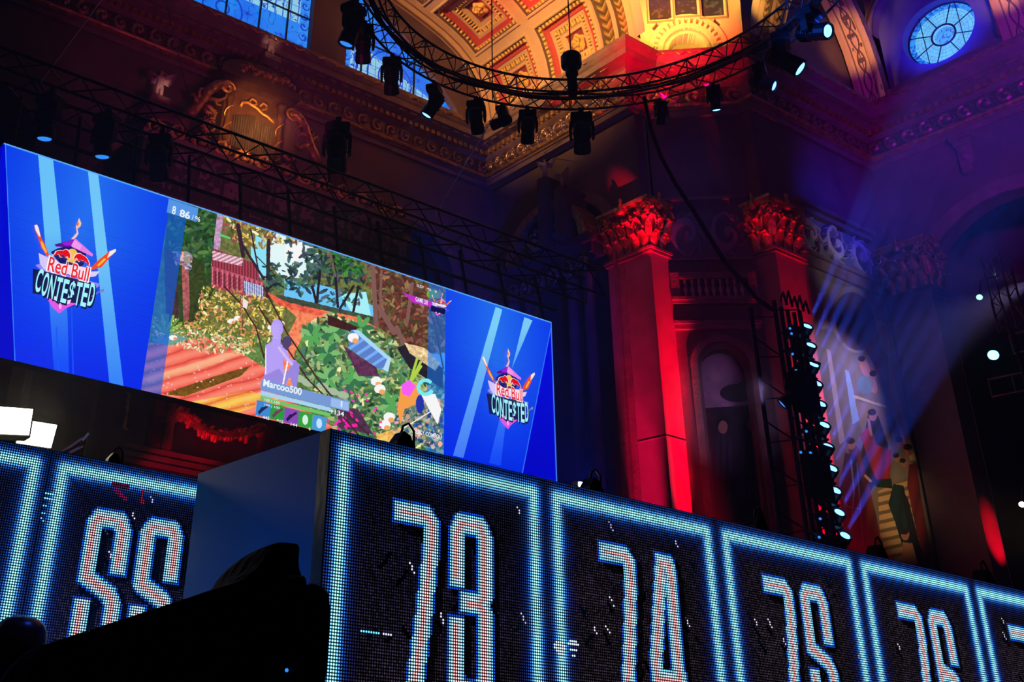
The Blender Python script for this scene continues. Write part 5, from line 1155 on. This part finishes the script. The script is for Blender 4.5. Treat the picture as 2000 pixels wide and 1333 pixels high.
for k, (px, py) in enumerate(TL):
    lens = at(px, py, 1, 12.9); tg = at(px+44, py-80, 1, 16.6) if k < 6 else at(px+60, py-62, 1, 15.5)
    d = imdir(.13, .80, -.42).normalized()
    piv = lens-d*.29
    moving_head(piv-Vector((.51, 0, 0)), d, 'b', '%s blue moving head in the column on the light tower' % ordn[k].capitalize() if k in (0, 10) else '%s blue moving head from the top in the column on the light tower' % ordn[k].capitalize(), 'moving head lights on the tower', .85, Bm)
    hd_ = [o for o in col.objects if o.name.startswith('moving_head_light')][-1] if False else LASTH[0]
    am = MB().tube([(20.12, 12.72, piv.z-.02), (piv.x-.50, 12.98, piv.z)], .03, 5).build('mounting_arm', M['black'], None)
    am.parent = hd_; am.matrix_parent_inverse = Matrix.LocRotScale(hd_.location, hd_.rotation_euler, hd_.scale).inverted()
    spot('tower_beam', lens+d*.10, lens+d*8, (.03, .09, 1.0), 40000, 7, .4, .04)
spot('mural_wash', (30.0, 12.0, 14.0), (27.7, 16.6, 11.3), (.52, .42, 1.0), 2800, 46, 1.0, .1)  # unseen spots added in mid-air to light the mural
spot('mural_wash', (29.6, 12.0, 14.0), (28.4, 16.6, 15.6), (.70, .60, .90), 300, 40, 1.0, .1)
lb = at(1504, 753, 1, 12.5); moving_head(Vector((19.22, 12.60, lb.z+.45)), imdir(-.8, -.6, 0), 'd', 'small moving head on the left side of the light tower aiming down left', None, .8)
spot('tower_left_beam', lb+Vector((-.3, -.1, -.1)), at(1418, 800, 1, 17.8), (.70, .45, 1.0), 900, 26, 1.0, .05)
# ================================================================== organ and sculpture of the far wall
def A24(px, py, y=24.4): return at(px, py, 1, y)
org = empty('pipe_organ', (11.4, 25.2, 14.6), 'gilded baroque organ case with pipes between two golden scroll brackets, above the screen', 'organ')
mb = MB(); mb.box((10.45, 24.6, 14.6), (12.6, 25.9, 19.35)); mb.build('case', M['wood'], org)
mb = MB(); mb.box((10.2, 24.35, 19.35), (12.85, 25.9, 19.5)); mb.box((10.1, 24.25, 19.5), (12.95, 25.9, 19.75))
for k in range(12):
    a0, a1 = PI*k/12, PI*(k+1)/12; mb.prism([(11.5+1.35*math.cos(a0), 19.75+.55*math.sin(a0)), (11.5+1.35*math.cos(a1), 19.75+.55*math.sin(a1)), (11.5+1.35*math.cos(a1), 19.75), (11.5+1.35*math.cos(a0), 19.75)], 1, 24.3, 25.9)
mb.build('crown_moulding', M['wood'], org)
for k in range(17):
    x = 10.83+k*.083; h = 18.45-.25*abs(k-8)/8
    MB().lathe([(.03, 0), (.034, .25), (.034, h-16.6), (.03, h-16.55)], (x, 24.5, 16.6), n=8).build('organ_pipe', M['pipe'], org, smooth=True)
for x in (10.58, 12.40):
    m2 = MB(); m2.lathe([(.13, 0), (.10, .1), (.085, .3), (.10, 1.2), (.08, 2.2), (.12, 2.3), (.15, 2.45), (.10, 2.5), (.16, 2.7), (.18, 2.8)], (x, 24.42, 16.36), n=10)
    c_ = m2.build('organ_column', M['wood'], org, smooth=True); MB().tube([(x+.12*math.cos(t*.9), 24.42+.12*math.sin(t*.9), 16.65+t*.09) for t in range(24)], .022, 5).build('gilded_vine', M['gold'], c_).matrix_parent_inverse = Matrix.Identity(4)
sw = MB()
for pts, r in (([(470, 208), (474, 200), (484, 200), (494, 207), (503, 212), (512, 222), (522, 228), (530, 236), (534, 240), (532, 234)], .05), ([(488, 198), (492, 193), (500, 197), (502, 204), (496, 206)], .035), ([(508, 208), (514, 202), (521, 206), (520, 214), (513, 215)], .035)):
    sw.tube([at(a, b, 1, 24.35) for a, b in pts], r, 6)
sw.build('gilded_swag', M['gold'], org, smooth=True)
def scroll_bracket(main, side, curls, nm):
    m2 = MB(); P = [at(a, b, 1, 24.3) for a, b in main]; n = len(P)
    m2.tube(P, [.17-.0*abs(i) if i < n*.25 else .155 for i in range(n)], 8); e = P[-1]
    m2.tube(spiral(P[-1]+Vector((0, -.02, -.02)), .26, (1, 0, 0), (0, 0, 1), 1.6, side), .05, 6)
    m2.build('scroll_bracket', M['gold'], org, smooth=True)
    m3 = MB()
    for c, r in curls:
        q = [at(a, b, 1, 24.25) for a, b in c]; m3.tube(q, [r*(1-.6*i/(len(q)-1)) for i in range(len(q))], 6)
    for i in range(1, n-1):
        if i % 1 == 0: m3.ball(P[i]+Vector((0, -.13, 0)), .055, 6)
    m3.build('leaf_curls', M['gold'], org, smooth=True)
scroll_bracket([(368, 226), (380, 214), (392, 200), (402, 186), (412, 174), (424, 166), (436, 164), (444, 170)], 1,
    [([(385, 205), (382, 192), (378, 184), (372, 186)], .09), ([(392, 198), (388, 182), (392, 173), (400, 173), (402, 180)], .07), ([(398, 204), (412, 212), (420, 222), (418, 232), (411, 230)], .10), ([(402, 192), (416, 194), (428, 196), (440, 192), (443, 184)], .08), ([(420, 196), (424, 204), (432, 206)], .06)], 'l')
scroll_bracket([(619, 318), (612, 300), (606, 286), (600, 268), (595, 250), (588, 236), (580, 226), (571, 222)], -1,
    [([(600, 270), (590, 262), (582, 266), (578, 262)], .09), ([(604, 284), (594, 286), (584, 290), (578, 286), (582, 280)], .09), ([(606, 280), (612, 272), (620, 268), (622, 276)], .08), ([(600, 262), (608, 254), (612, 262), (608, 268)], .06), ([(590, 246), (580, 248), (574, 256)], .07)], 'r')
cr = MB()
for k in range(26):
    t = k/25; q = at(470+98*t, 136+34*t+random.uniform(-7, 4)-9*math.sin(t*PI*3)**2, 1, 24.3)
    if k % 3 == 0: cr.tube([q, q+Vector((.1, 0, .12)), q+Vector((.22, 0, .05)), q+Vector((.2, 0, -.06))], .05, 5)
    else: cr.ball(q, random.uniform(.05, .09), 6)
cr.build('crest_carving', M['gold'], org, smooth=True)
for i, (xx, zz) in enumerate(((9.95, 17.2), (12.85, 16.6))):
    relief('side_fretwork', (xx-.25, 24.5, zz-.6), (.55, 0, 0), (0, 0, 1.5), (0, -1, 0), 40, 100, lambda u, v: .12*scroll(v*2.4, u), lambda u, v: scroll(v*2.4, u)[..., None]*np.array((.7, .42, .12))+.03, M['attrgold'], org)
# gallery in front of the organ
gal = empty('organ_gallery', (12.0, 24.0, 14.0), 'long carved organ gallery parapet with gilded frieze, half hidden by the screen truss', 'gallery')
MB().box((7.9, 24.0, 14.5), (17.4, 24.2, 16.2)).build('parapet', M['dark'], gal)
MB().box((7.8, 23.85, 16.2), (17.5, 24.22, 16.34)).box((7.8, 23.9, 14.35), (17.5, 24.22, 14.5)).build('parapet_moulding', M['trim'], gal)
MB().box((7.8, 24.2, 14.35), (17.5, 25.99, 14.5)).build('floor_slab', M['dark'], gal)
relief('parapet_carving', (7.92, 23.96, 14.65), (9.45, 0, 0), (0, 0, 1.4), (0, -1, 0), 380, 56, lambda u, v: .10*fbm(u*60, v*9, 3)*(np.abs((u*11) % 1-.5) < .42), lambda u, v: (.04+.16*(fbm(u*60, v*9, 3) > .55)*(np.abs((u*11) % 1-.5) < .42))[..., None]*np.array((1, .85, .8)), M['attr'], gal)
relief('gilded_frieze', (7.9, 24.18, 16.34), (9.4, 0, 0), (0, 0, .62), (0, -1, 0), 420, 40, lambda u, v: .14*scroll(u*13, v), lambda u, v: scroll(u*13, v)[..., None]*np.array((.75, .42, .12))+np.array((.03, .018, .014)), M['attrgold'], gal)
# ---- marble angels
def figure(name, joints, edges, par, mat, sub=2):
    me = bpy.data.meshes.new(name); me.from_pydata([j[0] for j in joints], edges, []); me.update()
    o = bpy.data.objects.new(name, me); col.objects.link(o); me.materials.append(M[mat])
    md = o.modifiers.new('skin', 'SKIN'); md.use_smooth_shade = True
    for i, j in enumerate(joints): me.skin_vertices[0].data[i].radius = j[1] if isinstance(j[1], tuple) else (j[1], j[1])
    me.skin_vertices[0].data[0].use_root = True
    s_ = o.modifiers.new('sub', 'SUBSURF'); s_.levels = sub; s_.render_levels = sub
    if par: o.parent = par; o.matrix_parent_inverse = Matrix.Identity(4)
    return o
def make_angel():
    root = empty('angel_statue', (0, 0, 0), '', 'statue', 'marble angels')
    J = [((0, 0, .62), (.13, .10)), ((0, 0, .80), (.12, .09)), ((0, 0, .95), (.15, .09)), ((0, 0, 1.06), (.06, .05)), ((0, -.02, 1.18), (.085, .095)), ((0, -.02, 1.27), (.05, .06)),
         ((.16, 0, .98), (.055, .055)), ((.24, -.12, .85), (.045, .045)), ((.17, -.30, .95), (.035, .035)), ((-.16, 0, .98), (.055, .055)), ((-.24, -.10, .82), (.045, .045)), ((-.12, -.26, .80), (.035, .035)),
         ((.08, 0, .50), (.10, .10)), ((.09, -.05, .28), (.09, .09)), ((.08, 0, .06), (.06, .06)), ((-.07, 0, .50), (.10, .10)), ((-.08, .02, .28), (.08, .08)), ((-.09, .08, .06), (.055, .055)), ((.09, -.12, .02), (.04, .03)), ((-.09, -.02, .02), (.04, .03))]
    figure('body', J, [(0, 1), (1, 2), (2, 3), (3, 4), (4, 5), (2, 6), (6, 7), (7, 8), (2, 9), (9, 10), (10, 11), (0, 12), (12, 13), (13, 14), (0, 15), (15, 16), (16, 17), (14, 18), (17, 19)], root, 'marble')
    for s in (1, -1):
        mb = MB()
        for k in range(7):
            a = .25+k*.16; L_ = .62-.05*k; b0 = Vector((s*.06, .08, .98-.03*k)); tip = b0+Vector((s*L_*math.cos(a-.75), .14, L_*math.sin(.95-a*.9)))
            mb.tube([b0, (b0+tip)/2+Vector((0, .03, .04)), tip], [.05, .055, .012], 5)
        w_ = mb.build('wing', M['marble'], root, smooth=True); w_.matrix_parent_inverse = Matrix.Identity(4)
    t = MB().tube([(.15, -.30, .95), (.10, -.20, 1.08), (.03, -.14, 1.14)], .02, 5); t = t.build('trumpet', M['gold'], root); t.matrix_parent_inverse = Matrix.Identity(4)
    return root
# ---- dark monument in the corner arch
mo = empty('wall_monument', (22.2, 22.3, 0), 'dark carved monument with curved gilded pediment left of the red pilaster', 'monument')
mb = MB(); mb.box((22.0, 20.6, 15.6), (22.58, 24.7, 15.95)); mb.box((21.7, 20.45, 15.95), (22.58, 24.85, 16.15)); mb.build('entablature', M['dark'], mo)
mb = MB()
for k in range(14):
    a0, a1 = PI*k/14, PI*(k+1)/14
    mb.prism([(22.5+1.9*math.cos(a), 16.15+1.05*math.sin(a)*r_/1.9) if False else (22.5+r_*math.cos(a), 16.15+.95*r_*math.sin(a)) for r_, a in ((1.9, a0), (1.9, a1), (1.6, a1), (1.6, a0))], 0, 21.75, 22.58)
mb.build('curved_pediment', M['gold'], mo)
relief('cartouche', (22.0, 21.6, 16.15), (0, 1.8, 0), (0, 0, 1.0), (-1, 0, 0), 60, 40, lambda u, v: .25*scroll(u*2, v), lambda u, v: .05+.3*scroll(u*2, v)[..., None]*np.array((1, .7, .4)), M['attrgold'], mo)
relief('entablature_carving', (21.98, 20.7, 14.9), (0, 3.9, 0), (0, 0, .7), (-1, 0, 0), 200, 40, lambda u, v: .10*scroll(u*6, v), lambda u, v: .03+.22*scroll(u*6, v)[..., None]*np.array((1, .75, .5)), M['attrgold'], mo)
for y_ in (20.9, 21.6, 23.6, 24.4):
    MB().lathe([(.24, 0), (.2, .2), (.18, .5), (.17, 8.2), (.2, 8.4), (.17, 8.5), (.24, 8.9), (.27, 9.0)], (22.1, y_, 5.9), n=12).build('column', M['dark'], mo, smooth=True)
MB().box((21.8, 20.5, 0), (22.6, 24.8, 5.9)).build('plinth', M['dark'], mo)
ang = make_angel(); first = True
for px, py, ax, val, hh, rz, lb in ((527, 113, 1, 24.9, 58, .2, 'winged marble angel standing before the blue window above the organ crest'), (308, 193, 1, 24.6, 68, -.3, 'winged marble angel high on the dark wall left of the organ'),
        (664, 336, 1, 24.4, 62, .2, 'winged marble angel whose feet show below a moving head right of the organ'), (1065, 350, 0, 21.7, 46, -1.2, 'marble angel with raised wing standing on the dark monument by the corner'), (1098, 368, 0, 21.6, 34, -1.4, 'small seated-looking marble putto on the dark monument pediment')):
    b0 = at(px, py, ax, val); depth = (np.array(b0)-CAM) @ FW; s = hh/FPX*depth/1.32
    a = ang if first else copy_tree(ang); first = False; a.location = b0; a.rotation_euler = (0, 0, rz); a.scale = (s,)*3; a['label'] = lb
    if ax == 0: MB().box((b0.x-.2, b0.y-.2, 16.15), (22.5, b0.y+.2, b0.z-.01)).build('pedestal', M['dark'], mo)
    if val in (24.9, 24.6, 24.4):
        br = tag(MB().box((b0.x-.3, b0.y-.25, b0.z-.22), (b0.x+.3, 26.05 if val != 24.9 else 25.0, b0.z-.01)).build('statue_bracket', M['trim'], None), 'small stone bracket under the %s' % ('angel before the blue window' if val == 24.9 else 'angel left of the organ' if px < 400 else 'angel right of the organ'), 'bracket')
# ---- lower storey of the far wall: ledges, garland, small pilasters
mb = MB()
for k in range(5): mb.box((9.3, 25.3+.05*k, 6.9+.20*k), (14, 26.0, 7.03+.20*k))
struct(mb.build('trim_60', M['step']), 'red-lit stone ledges low on the far wall, above the number 55')
gl = empty('carved_garland', at(450, 850, 1, 25.7), 'red-lit carved garland hanging between small pilasters, under the screen', 'garland')
GP = [(345, 803), (356, 809), (370, 820), (385, 832), (405, 842), (430, 849), (455, 850), (480, 847), (500, 842), (517, 838)]
MB().tube([at(a, b, 1, 25.6) for a, b in GP], .085, 7).build('swag', M['gold'], gl, smooth=True)
lf = MB()
for k in range(46):
    t = k/45*(len(GP)-1); i = min(int(t), len(GP)-2); f = t-i; x = GP[i][0]*(1-f)+GP[i+1][0]*f; y = GP[i][1]*(1-f)+GP[i+1][1]*f
    q = at(x, y+random.uniform(6, 22), 1, 25.65); leaf(lf, (q.x, q.y, q.z), (0, -1, 0), (1, 0, .3*random.random()), .35, .16, .5)
lf.build('hanging_leaves', M['gold'], gl)
for k, (px, py0, py1, wd) in enumerate(((334, 795, 858, .26), (524, 835, 890, .30), (200, 765, 830, .22), (310, 800, 850, .3))):
    a = at(px, py0, 1, 25.7); b = at(px, py1, 1, 25.7)
    m2 = MB(); m2.box((a.x-wd/2, 25.6, b.z-2), (a.x+wd/2, 26.02, a.z+.3))
    for q in (.25, .45): m2.box((a.x-wd*.62, 25.52, a.z-q*(a.z-b.z)-.05), (a.x+wd*.62, 25.62, a.z-q*(a.z-b.z)+.02))
    tag(m2.build('small_pilaster', M['redtint' if k != 2 else 'dark'], None), ('small red-lit pilaster left of the carved garland', 'small red-lit pilaster right of the carved garland', 'small dark pilaster above the flood lamps, leftmost', 'small pilaster beside the left end of the garland')[k], 'pilaster', 'small pilasters under the screen')
cs = at(254, 835, 1, 25.4); o = MB().lathe([(.16, 0), (.05, .1), (.04, .5), (.07, .6), (.04, .7), (.04, 1.0), (.12, 1.1), (.08, 1.2)], (cs.x, 25.86, cs.z), n=8).build('candlestick', M['gold'], None, smooth=True)
tag(o, 'tall gilded candlestick between the small pilasters under the screen', 'candlestick')

rq = at(683, 428, 1, 15.3); rw = at(680, 468, 1, 15.3)
tag(MB().tube([rq+Vector((.02*math.sin(k*1.6), 0, (rw.z-rq.z)*k/14)) for k in range(15)], .03, 6).build('hanging_rope', M['gold'], None), 'short orange rope end hanging from the screen truss above the game picture', 'rope')
# ================================================================== flood lamps, handrail and little lamps on the booth tops
def flood(pxs, y, label, sx):
    P = [at(a, b, 1, y) for a, b in pxs]; x0 = min(q.x for q in P); x1 = max(q.x for q in P); z0 = min(q.z for q in P); z1 = max(q.z for q in P)
    r = empty('flood_lamp', ((x0+x1)/2, y, 0), label, 'flood lamp', 'white flood lamps behind the booths')
    m2 = MB(); m2.add([(q.x, y-.005, q.z) for q in P], [(0, 1, 2, 3)]); m2.build('diffuser', M['flood'], r, fix=False)
    MB().prism([(q.x+(.012 if q.x > (x0+x1)/2 else -.012), q.z+(.012 if q.z > (z0+z1)/2 else -.012)) for q in P], 1, y, y+.12).build('housing', M['black'], r)
    MB().tube([((x0+x1)/2, y+.15, 0), ((x0+x1)/2, y+.15, z0+.05)], .025, 6).build('stand', M['black'], r)
    return r
flood([(-45, 792), (64, 800), (56, 851), (-50, 846)], 6.0, 'larger flood lamp with glaring white panel at the left edge', 1)
flood([(48, 821), (111, 831), (99, 876), (31, 866)], 6.3, 'smaller flood lamp with glaring white panel, lower right of the larger one', 1)
area('flood_light', (1.55, 5.9, 3.05), (1.0, 2.0, 3.2), (1.0, .8, .55), 8, .3)
r = empty('handrail', at(150, 870, 1, 6.4), 'bare metal rails slanting up beside the white flood lamps', 'handrail')
for a, b in (((120, 884), (163, 856)), ((134, 886), (163, 871)), ((160, 862), (172, 848))):
    MB().tube([at(*a, 1, 6.4), at(*b, 1, 6.7)], .009, 5).build('rail', M['steel'], r)
MB().tube([at(166, 852, 1, 6.7), Vector((at(166, 852, 1, 6.7).x, 6.7, 0))], .02, 5).build('post', M['black'], r)
def make_lamp():
    root = empty('clamp_lamp', (0, 0, 0), '', 'clamp lamp', 'small clamp lamps on the booth tops')
    m2 = MB(); m2.prism([(-.035, 0), (.045, 0), (.05, .02), (.03, .06), (.0, .072), (-.03, .03)], 1, -.03, .03); m2.build('lamp_body', M['black'], root).matrix_parent_inverse = Matrix.Identity(4)
    MB().tube([(0, 0, .05), (.015, 0, .10), (.04, 0, .115), (.065, .0, .09), (.075, .01, .03), (.075, .02, -.02)], .005, 5).build('cable', M['black'], root).matrix_parent_inverse = Matrix.Identity(4)
    MB().box((-.02, -.01, -.06), (.02, .05, .0)).build('clamp', M['black'], root).matrix_parent_inverse = Matrix.Identity(4)
    return root
lp0 = make_lamp()
for k, (px, py, y, s, fl, lb) in enumerate(((780, 866, 3.06, 1.0, 1, 'above the 73 booth, against the game picture'), (1152, 955, 3.06, 1.0, 1, 'above the 74 booth, beside a small lit panel'), (1474, 1028, 3.06, 1.1, 1, 'above the 75 booth'), (1710, 1084, 3.06, 1.1, 1, 'above the 76 booth, before the mural'), (1918, 1130, 3.06, 1.2, 1, 'above the last booth by the red beam'), (219, 893, 4.27, .7, 1, 'above the 55 booth'))):
    o = lp0 if k == 0 else copy_tree(lp0); q = at(px, py, 1, y); o.location = (q.x, y, 2.52 if k < 5 else 2.535); o.scale = (s,)*3; o['label'] = 'small black clamp lamp with cable '+lb
q = at(1141, 949, 1, 3.2); r = empty('work_light', (q.x, 3.2, 0), 'small warm lit panel lamp peeking over the 74 booth top', 'work light')
m2 = MB(); m2.box((q.x-.035, 3.19, q.z-.012), (q.x+.035, 3.2, q.z+.010)); m2.build('diffuser', M['lensw'], r); MB().box((q.x-.04, 3.2, q.z-.016), (q.x+.04, 3.23, q.z+.013)).build('housing', M['black'], r); MB().tube([(q.x, 3.22, 2.40), (q.x, 3.22, q.z)], .008, 5).build('stem', M['black'], r)

# ================================================================== right-hand background: scaffold, lamps
XB = 29.0
a = at(1948, 500, 0, XB); b = at(1948, 500, 0, XB); c = at(1980, 652, 0, XB)
beam_truss('lighting_truss', (XB, c.y, c.z), (XB, c.y, a.z), .55, .45, 'upright grey truss in the dark arch at the right edge', None, 'alu', .03, .45)
a1 = at(1972, 655, 0, XB); a2 = at(1976, 692, 0, XB)
fr = empty('scaffold_frame', (XB, a1.y, 0), 'faint grey scaffold frames in the dark arch at the right edge', 'scaffold')
for z in (a1.z, a2.z): MB().tube([(XB, a1.y, z), (XB, a1.y-3, z)], .035, 5).build('rail', M['alu'], fr)
for k in range(5): MB().tube([(XB, a1.y-k*.6, a1.z), (XB, a1.y-k*.6, a2.z)], .03, 5).build('post', M['alu'], fr)
b1 = at(1930, 742, 0, XB); b2 = at(1936, 776, 0, XB)
for z in (b1.z, b2.z): MB().tube([(XB, b1.y, z), (XB, b1.y-3, z)], .03, 5).build('rail', M['alu'], fr)
for k in range(5): MB().tube([(XB, b1.y-k*.6, b1.z), (XB, b1.y-k*.6, b2.z)], .03, 5).build('post', M['alu'], fr)
MB().tube([(XB, a1.y-.1, 0), (XB, a1.y-.1, c.z)], .05, 6).build('mast', M['black'], fr)
def parlamp(px, py, rad, mat, label):
    q = at(px, py, 0, XB-.3); r = empty('par_lamp', q, label, 'par lamp', 'lamps in the dark right arch')
    d = (Vector(CAM)-q).normalized(); ml = MB(); ml.lathe([(.001, .0), (rad, .0)], q+d*.02, tuple(d), 16); ml.build('lens', mat, r)
    MB().lathe([(rad*.6, -.4), (rad*1.05, -.1), (rad*1.1, 0), (rad*1.02, .01)], q, tuple(d), 16).build('lamp_housing', M['black'], r)
    MB().tube([q+Vector((0, 0, .0))-d*.2, q+Vector((.25, 0, .5)), Vector((XB+.02, q.y, q.z+.6)), Vector((XB+.02, c.y, q.z+.6))], .02, 5).build('bracket', M['black'], r)
cy = emitmat('lens_cyan', (.10, .75, 1.0), 9); parlamp(1940, 694, .13, cy, 'round glowing cyan-white lamp in the dark arch at right')
gr = emitmat('lens_green', (.20, .9, .55), 4); parlamp(1913, 581, .075, gr, 'small greenish lamp above the cyan one in the dark arch')
parlamp(1996, 986, .07, M['lensw'], 'small white lamp low at the right edge')

# ================================================================== foreground: draped barrier, camera with furry microphone, onlooker
dr = empty('draped_barrier', (.75, 1.6, 0), 'black cloth draped over a barrier with a tall peak, dark foreground silhouette', 'cloth drape')
OUT = [(62, 1345), (74, 1290), (90, 1261), (160, 1238), (240, 1212), (320, 1186), (380, 1166), (430, 1149), (478, 1133), (488, 1122), (500, 1114), (512, 1097), (524, 1076), (534, 1064), (545, 1060), (565, 1061), (580, 1063), (585, 1070), (583, 1090), (584, 1110), (590, 1128), (594, 1145)]
def interp(P, n):
    P = np.array(P, float); d = np.r_[0, np.cumsum(np.hypot(*np.diff(P, axis=0).T))]; s = np.linspace(0, d[-1], n); return np.stack([np.interp(s, d, P[:, 0]), np.interp(s, d, P[:, 1])], -1)
O_ = interp(OUT, 120); rows = 26; P = np.zeros((rows+8, 120, 3))
for i, (px, py) in enumerate(O_):
    q = at(px, py, 1, 1.60); xf = q.x if q.x < .92 else q.x
    for j in range(8):                                   # over the back edge
        t = j/7; P[j, i] = (q.x, 1.60+.22*(1-t), q.z-.05*(1-t)**2-.8*(1-t)*(j == 0))
    for j in range(rows):
        t = (j+1)/rows; P[8+j, i] = (xf+.012*math.sin(i*.35)*t, 1.60-.02*t-.03*t*math.sin(i*.55+.6*math.sin(i*.13)), q.z*(1-t))
grid('drape', P[::-1].copy(), np.zeros((rows+7, 119, 3)), M['cloth'], dr, smooth=True)
vc = empty('video_camera', (.99, 1.52, 0), 'black camera on a stand with a furry microphone cover, foreground left of the 73 booth', 'camera')
Y_ = 1.50; q0 = at(603, 1335, 1, Y_); q1 = at(603, 1140, 1, Y_); wr = (at(636, 1250, 1, Y_).x-at(570, 1250, 1, Y_).x)/2; H_ = q1.z-q0.z+.03
mb = MB(); prof_ = [(.001, H_), (wr*.55, H_-.004), (wr*.85, H_-.014), (wr*.98, H_-.035), (wr, H_*.6), (wr*1.02, H_*.4), (wr*.95, .03), (wr*.6, .0)]
cx_ = (at(570, 1250, 1, Y_).x+at(636, 1250, 1, Y_).x)/2; mb.lathe(prof_[::-1], (cx_, Y_, q0.z-.03), n=28)
def furr(u): return u
for k in range(2600):
    a = random.uniform(0, 2*PI); t = random.uniform(.05, 1.0); z = t*H_; r_ = wr*(1.0 if t < .82 else math.sqrt(max(.05, 1-((t-.82)/.2)**2)))*.97
    b0 = Vector((cx_+r_*math.cos(a), Y_+r_*math.sin(a), q0.z-.03+z)); o_ = Vector((math.cos(a), math.sin(a), .3+random.uniform(-.5, .5)))*random.uniform(.003, .007)
    s_ = Vector((-math.sin(a), math.cos(a), 0))*.0009; mb.add([b0-s_, b0+s_, b0+o_], [(0, 1, 2)])
mb.build('furry_windscreen', M['fur'], vc, smooth=False, fix=False)
e0 = at(566, 1132, 1, 1.55); mb = MB(); mb.lathe([(.012, -.02), (.016, -.01), (.016, .02), (.013, .024)], e0+Vector((.004, 0, -.01)), (.9, -.4, .1), 14); mb.build('viewfinder', M['shirt'], vc, smooth=True)
a = at(555, 1150, 1, 1.55); b = at(551, 1235, 1, 1.55); MB().tube([a, b], .0016, 5).build('metal_edge', M['steel'], vc)
MB().box((a.x-.03, 1.54, b.z-.20), (a.x+.05, 1.64, a.z-.01)).build('camera_body', M['black'], vc)
MB().tube([(a.x+.01, 1.58, 0), (a.x+.01, 1.58, b.z-.19)], .02, 6).build('stand', M['black'], vc)
a = at(560, 1310, 1, 1.5); MB().ball(a, .003, 6).build('indicator_light', M['lensd'], vc)
# onlooker with shaved head
hc = at(40, 1246, 1, 3.0); dep = (np.array(hc)-CAM) @ FW; hr = 62/FPX*dep
pe = empty('person', (hc.x, hc.y, 0), 'person with a shaved head in dark clothes, seen from behind at the lower left corner', 'person')
S = hr/.083; hz_ = hc.z; J = [((0, 0, .95), (.15, .12)), ((0, 0, 1.15), (.14, .11)), ((0, 0, 1.38), (.19, .12)), ((0, 0, 1.48), (.07, .065)), ((0, .0, 1.55), (.06, .06)), ((0, .0, 1.66), (.083, .098)), ((0, .0, 1.735), (.066, .08)),
     ((.20, 0, 1.42), (.06, .06)), ((.27, -.02, 1.14), (.048, .048)), ((.25, .10, .90), (.038, .038)), ((-.20, 0, 1.42), (.06, .06)), ((-.27, -.02, 1.14), (.048, .048)), ((-.25, .10, .90), (.038, .038)),
     ((.10, 0, .88), (.10, .10)), ((.11, 0, .48), (.07, .07)), ((.11, -.02, .08), (.05, .05)), ((-.10, 0, .88), (.10, .10)), ((-.11, 0, .48), (.07, .07)), ((-.11, -.02, .08), (.05, .05)), ((.12, .14, .04), (.045, .03)), ((-.12, .14, .04), (.045, .03)), ((.25, .16, .80), (.03, .03)), ((-.25, .16, .80), (.03, .03))]
body = figure('body', J, [(0, 1), (1, 2), (2, 3), (3, 4), (4, 5), (5, 6), (2, 7), (7, 8), (8, 9), (2, 10), (10, 11), (11, 12), (0, 13), (13, 14), (14, 15), (0, 16), (16, 17), (17, 18), (15, 19), (18, 20), (9, 21), (12, 22)], pe, 'skin')
pe.location = (hc.x, hc.y, hz_-1.675*S); pe.scale = (S,)*3; pe.rotation_euler = (0, 0, -.4)
mb = MB()
for s in (-1, 1): mb.lathe([(.001, 0), (.02, .004), (.028, .01), (.022, .014), (.012, .012)], (s*.083, 0, 1.655), (s, -.3, 0), 10)
mb.build('ears', M['skin'], pe, smooth=True).matrix_parent_inverse = Matrix.Identity(4)
mb = MB(); mb.lathe([(.17, .86), (.20, 1.0), (.19, 1.15), (.235, 1.36), (.20, 1.45), (.10, 1.50), (.085, 1.53), (.08, 1.50)], (0, 0, 0), n=24); mb.v = [(x, y*.68, z) for x, y, z in mb.v]
for s in (-1, 1): mb.tube([(s*.17, 0, 1.44), (s*.24, -.01, 1.36), (s*.275, -.02, 1.16)], [.07, .075, .065], 10)
mb.build('shirt', M['shirt'], pe, smooth=True).matrix_parent_inverse = Matrix.Identity(4)
mb = MB(); mb.lathe([(.18, .92), (.20, .8), (.19, .74)], (0, 0, 0), n=20); mb.v = [(x, y*.7, z) for x, y, z in mb.v]
for s in (-1, 1): mb.tube([(s*.10, 0, .86), (s*.11, 0, .48), (s*.11, -.02, .06)], [.12, .095, .075], 10)
mb.build('trousers', M['cloth'], pe, smooth=True).matrix_parent_inverse = Matrix.Identity(4)
spot('person_rim', (1.6, 2.6, 4.5), tuple(hc), (.03, .12, 1.0), 60, 30, .5, .03)
#HAZE
hz_m = bpy.data.materials.new('haze'); hz_m.use_nodes = True; nt = hz_m.node_tree; nt.nodes.clear()
out = nt.nodes.new('ShaderNodeOutputMaterial'); vs_ = nt.nodes.new('ShaderNodeVolumeScatter'); vs_.inputs['Density'].default_value = 0.008; vs_.inputs['Anisotropy'].default_value = 0.2
nt.links.new(vs_.outputs['Volume'], out.inputs['Volume'])
hb = MB().prism([(-5, 4.6), (31.0, 4.6), (31.0, 16.2), (25.0, 16.2), (24.8, 16.8), (23.1, 18.5), (22.3, 18.6), (22.2, 25.8), (-5, 25.8)], 2, 2.7, 21.4).build('stage_haze', hz_m); tag(hb, 'thin stage haze filling the hall and showing the light beams', 'haze', None, 'stuff')
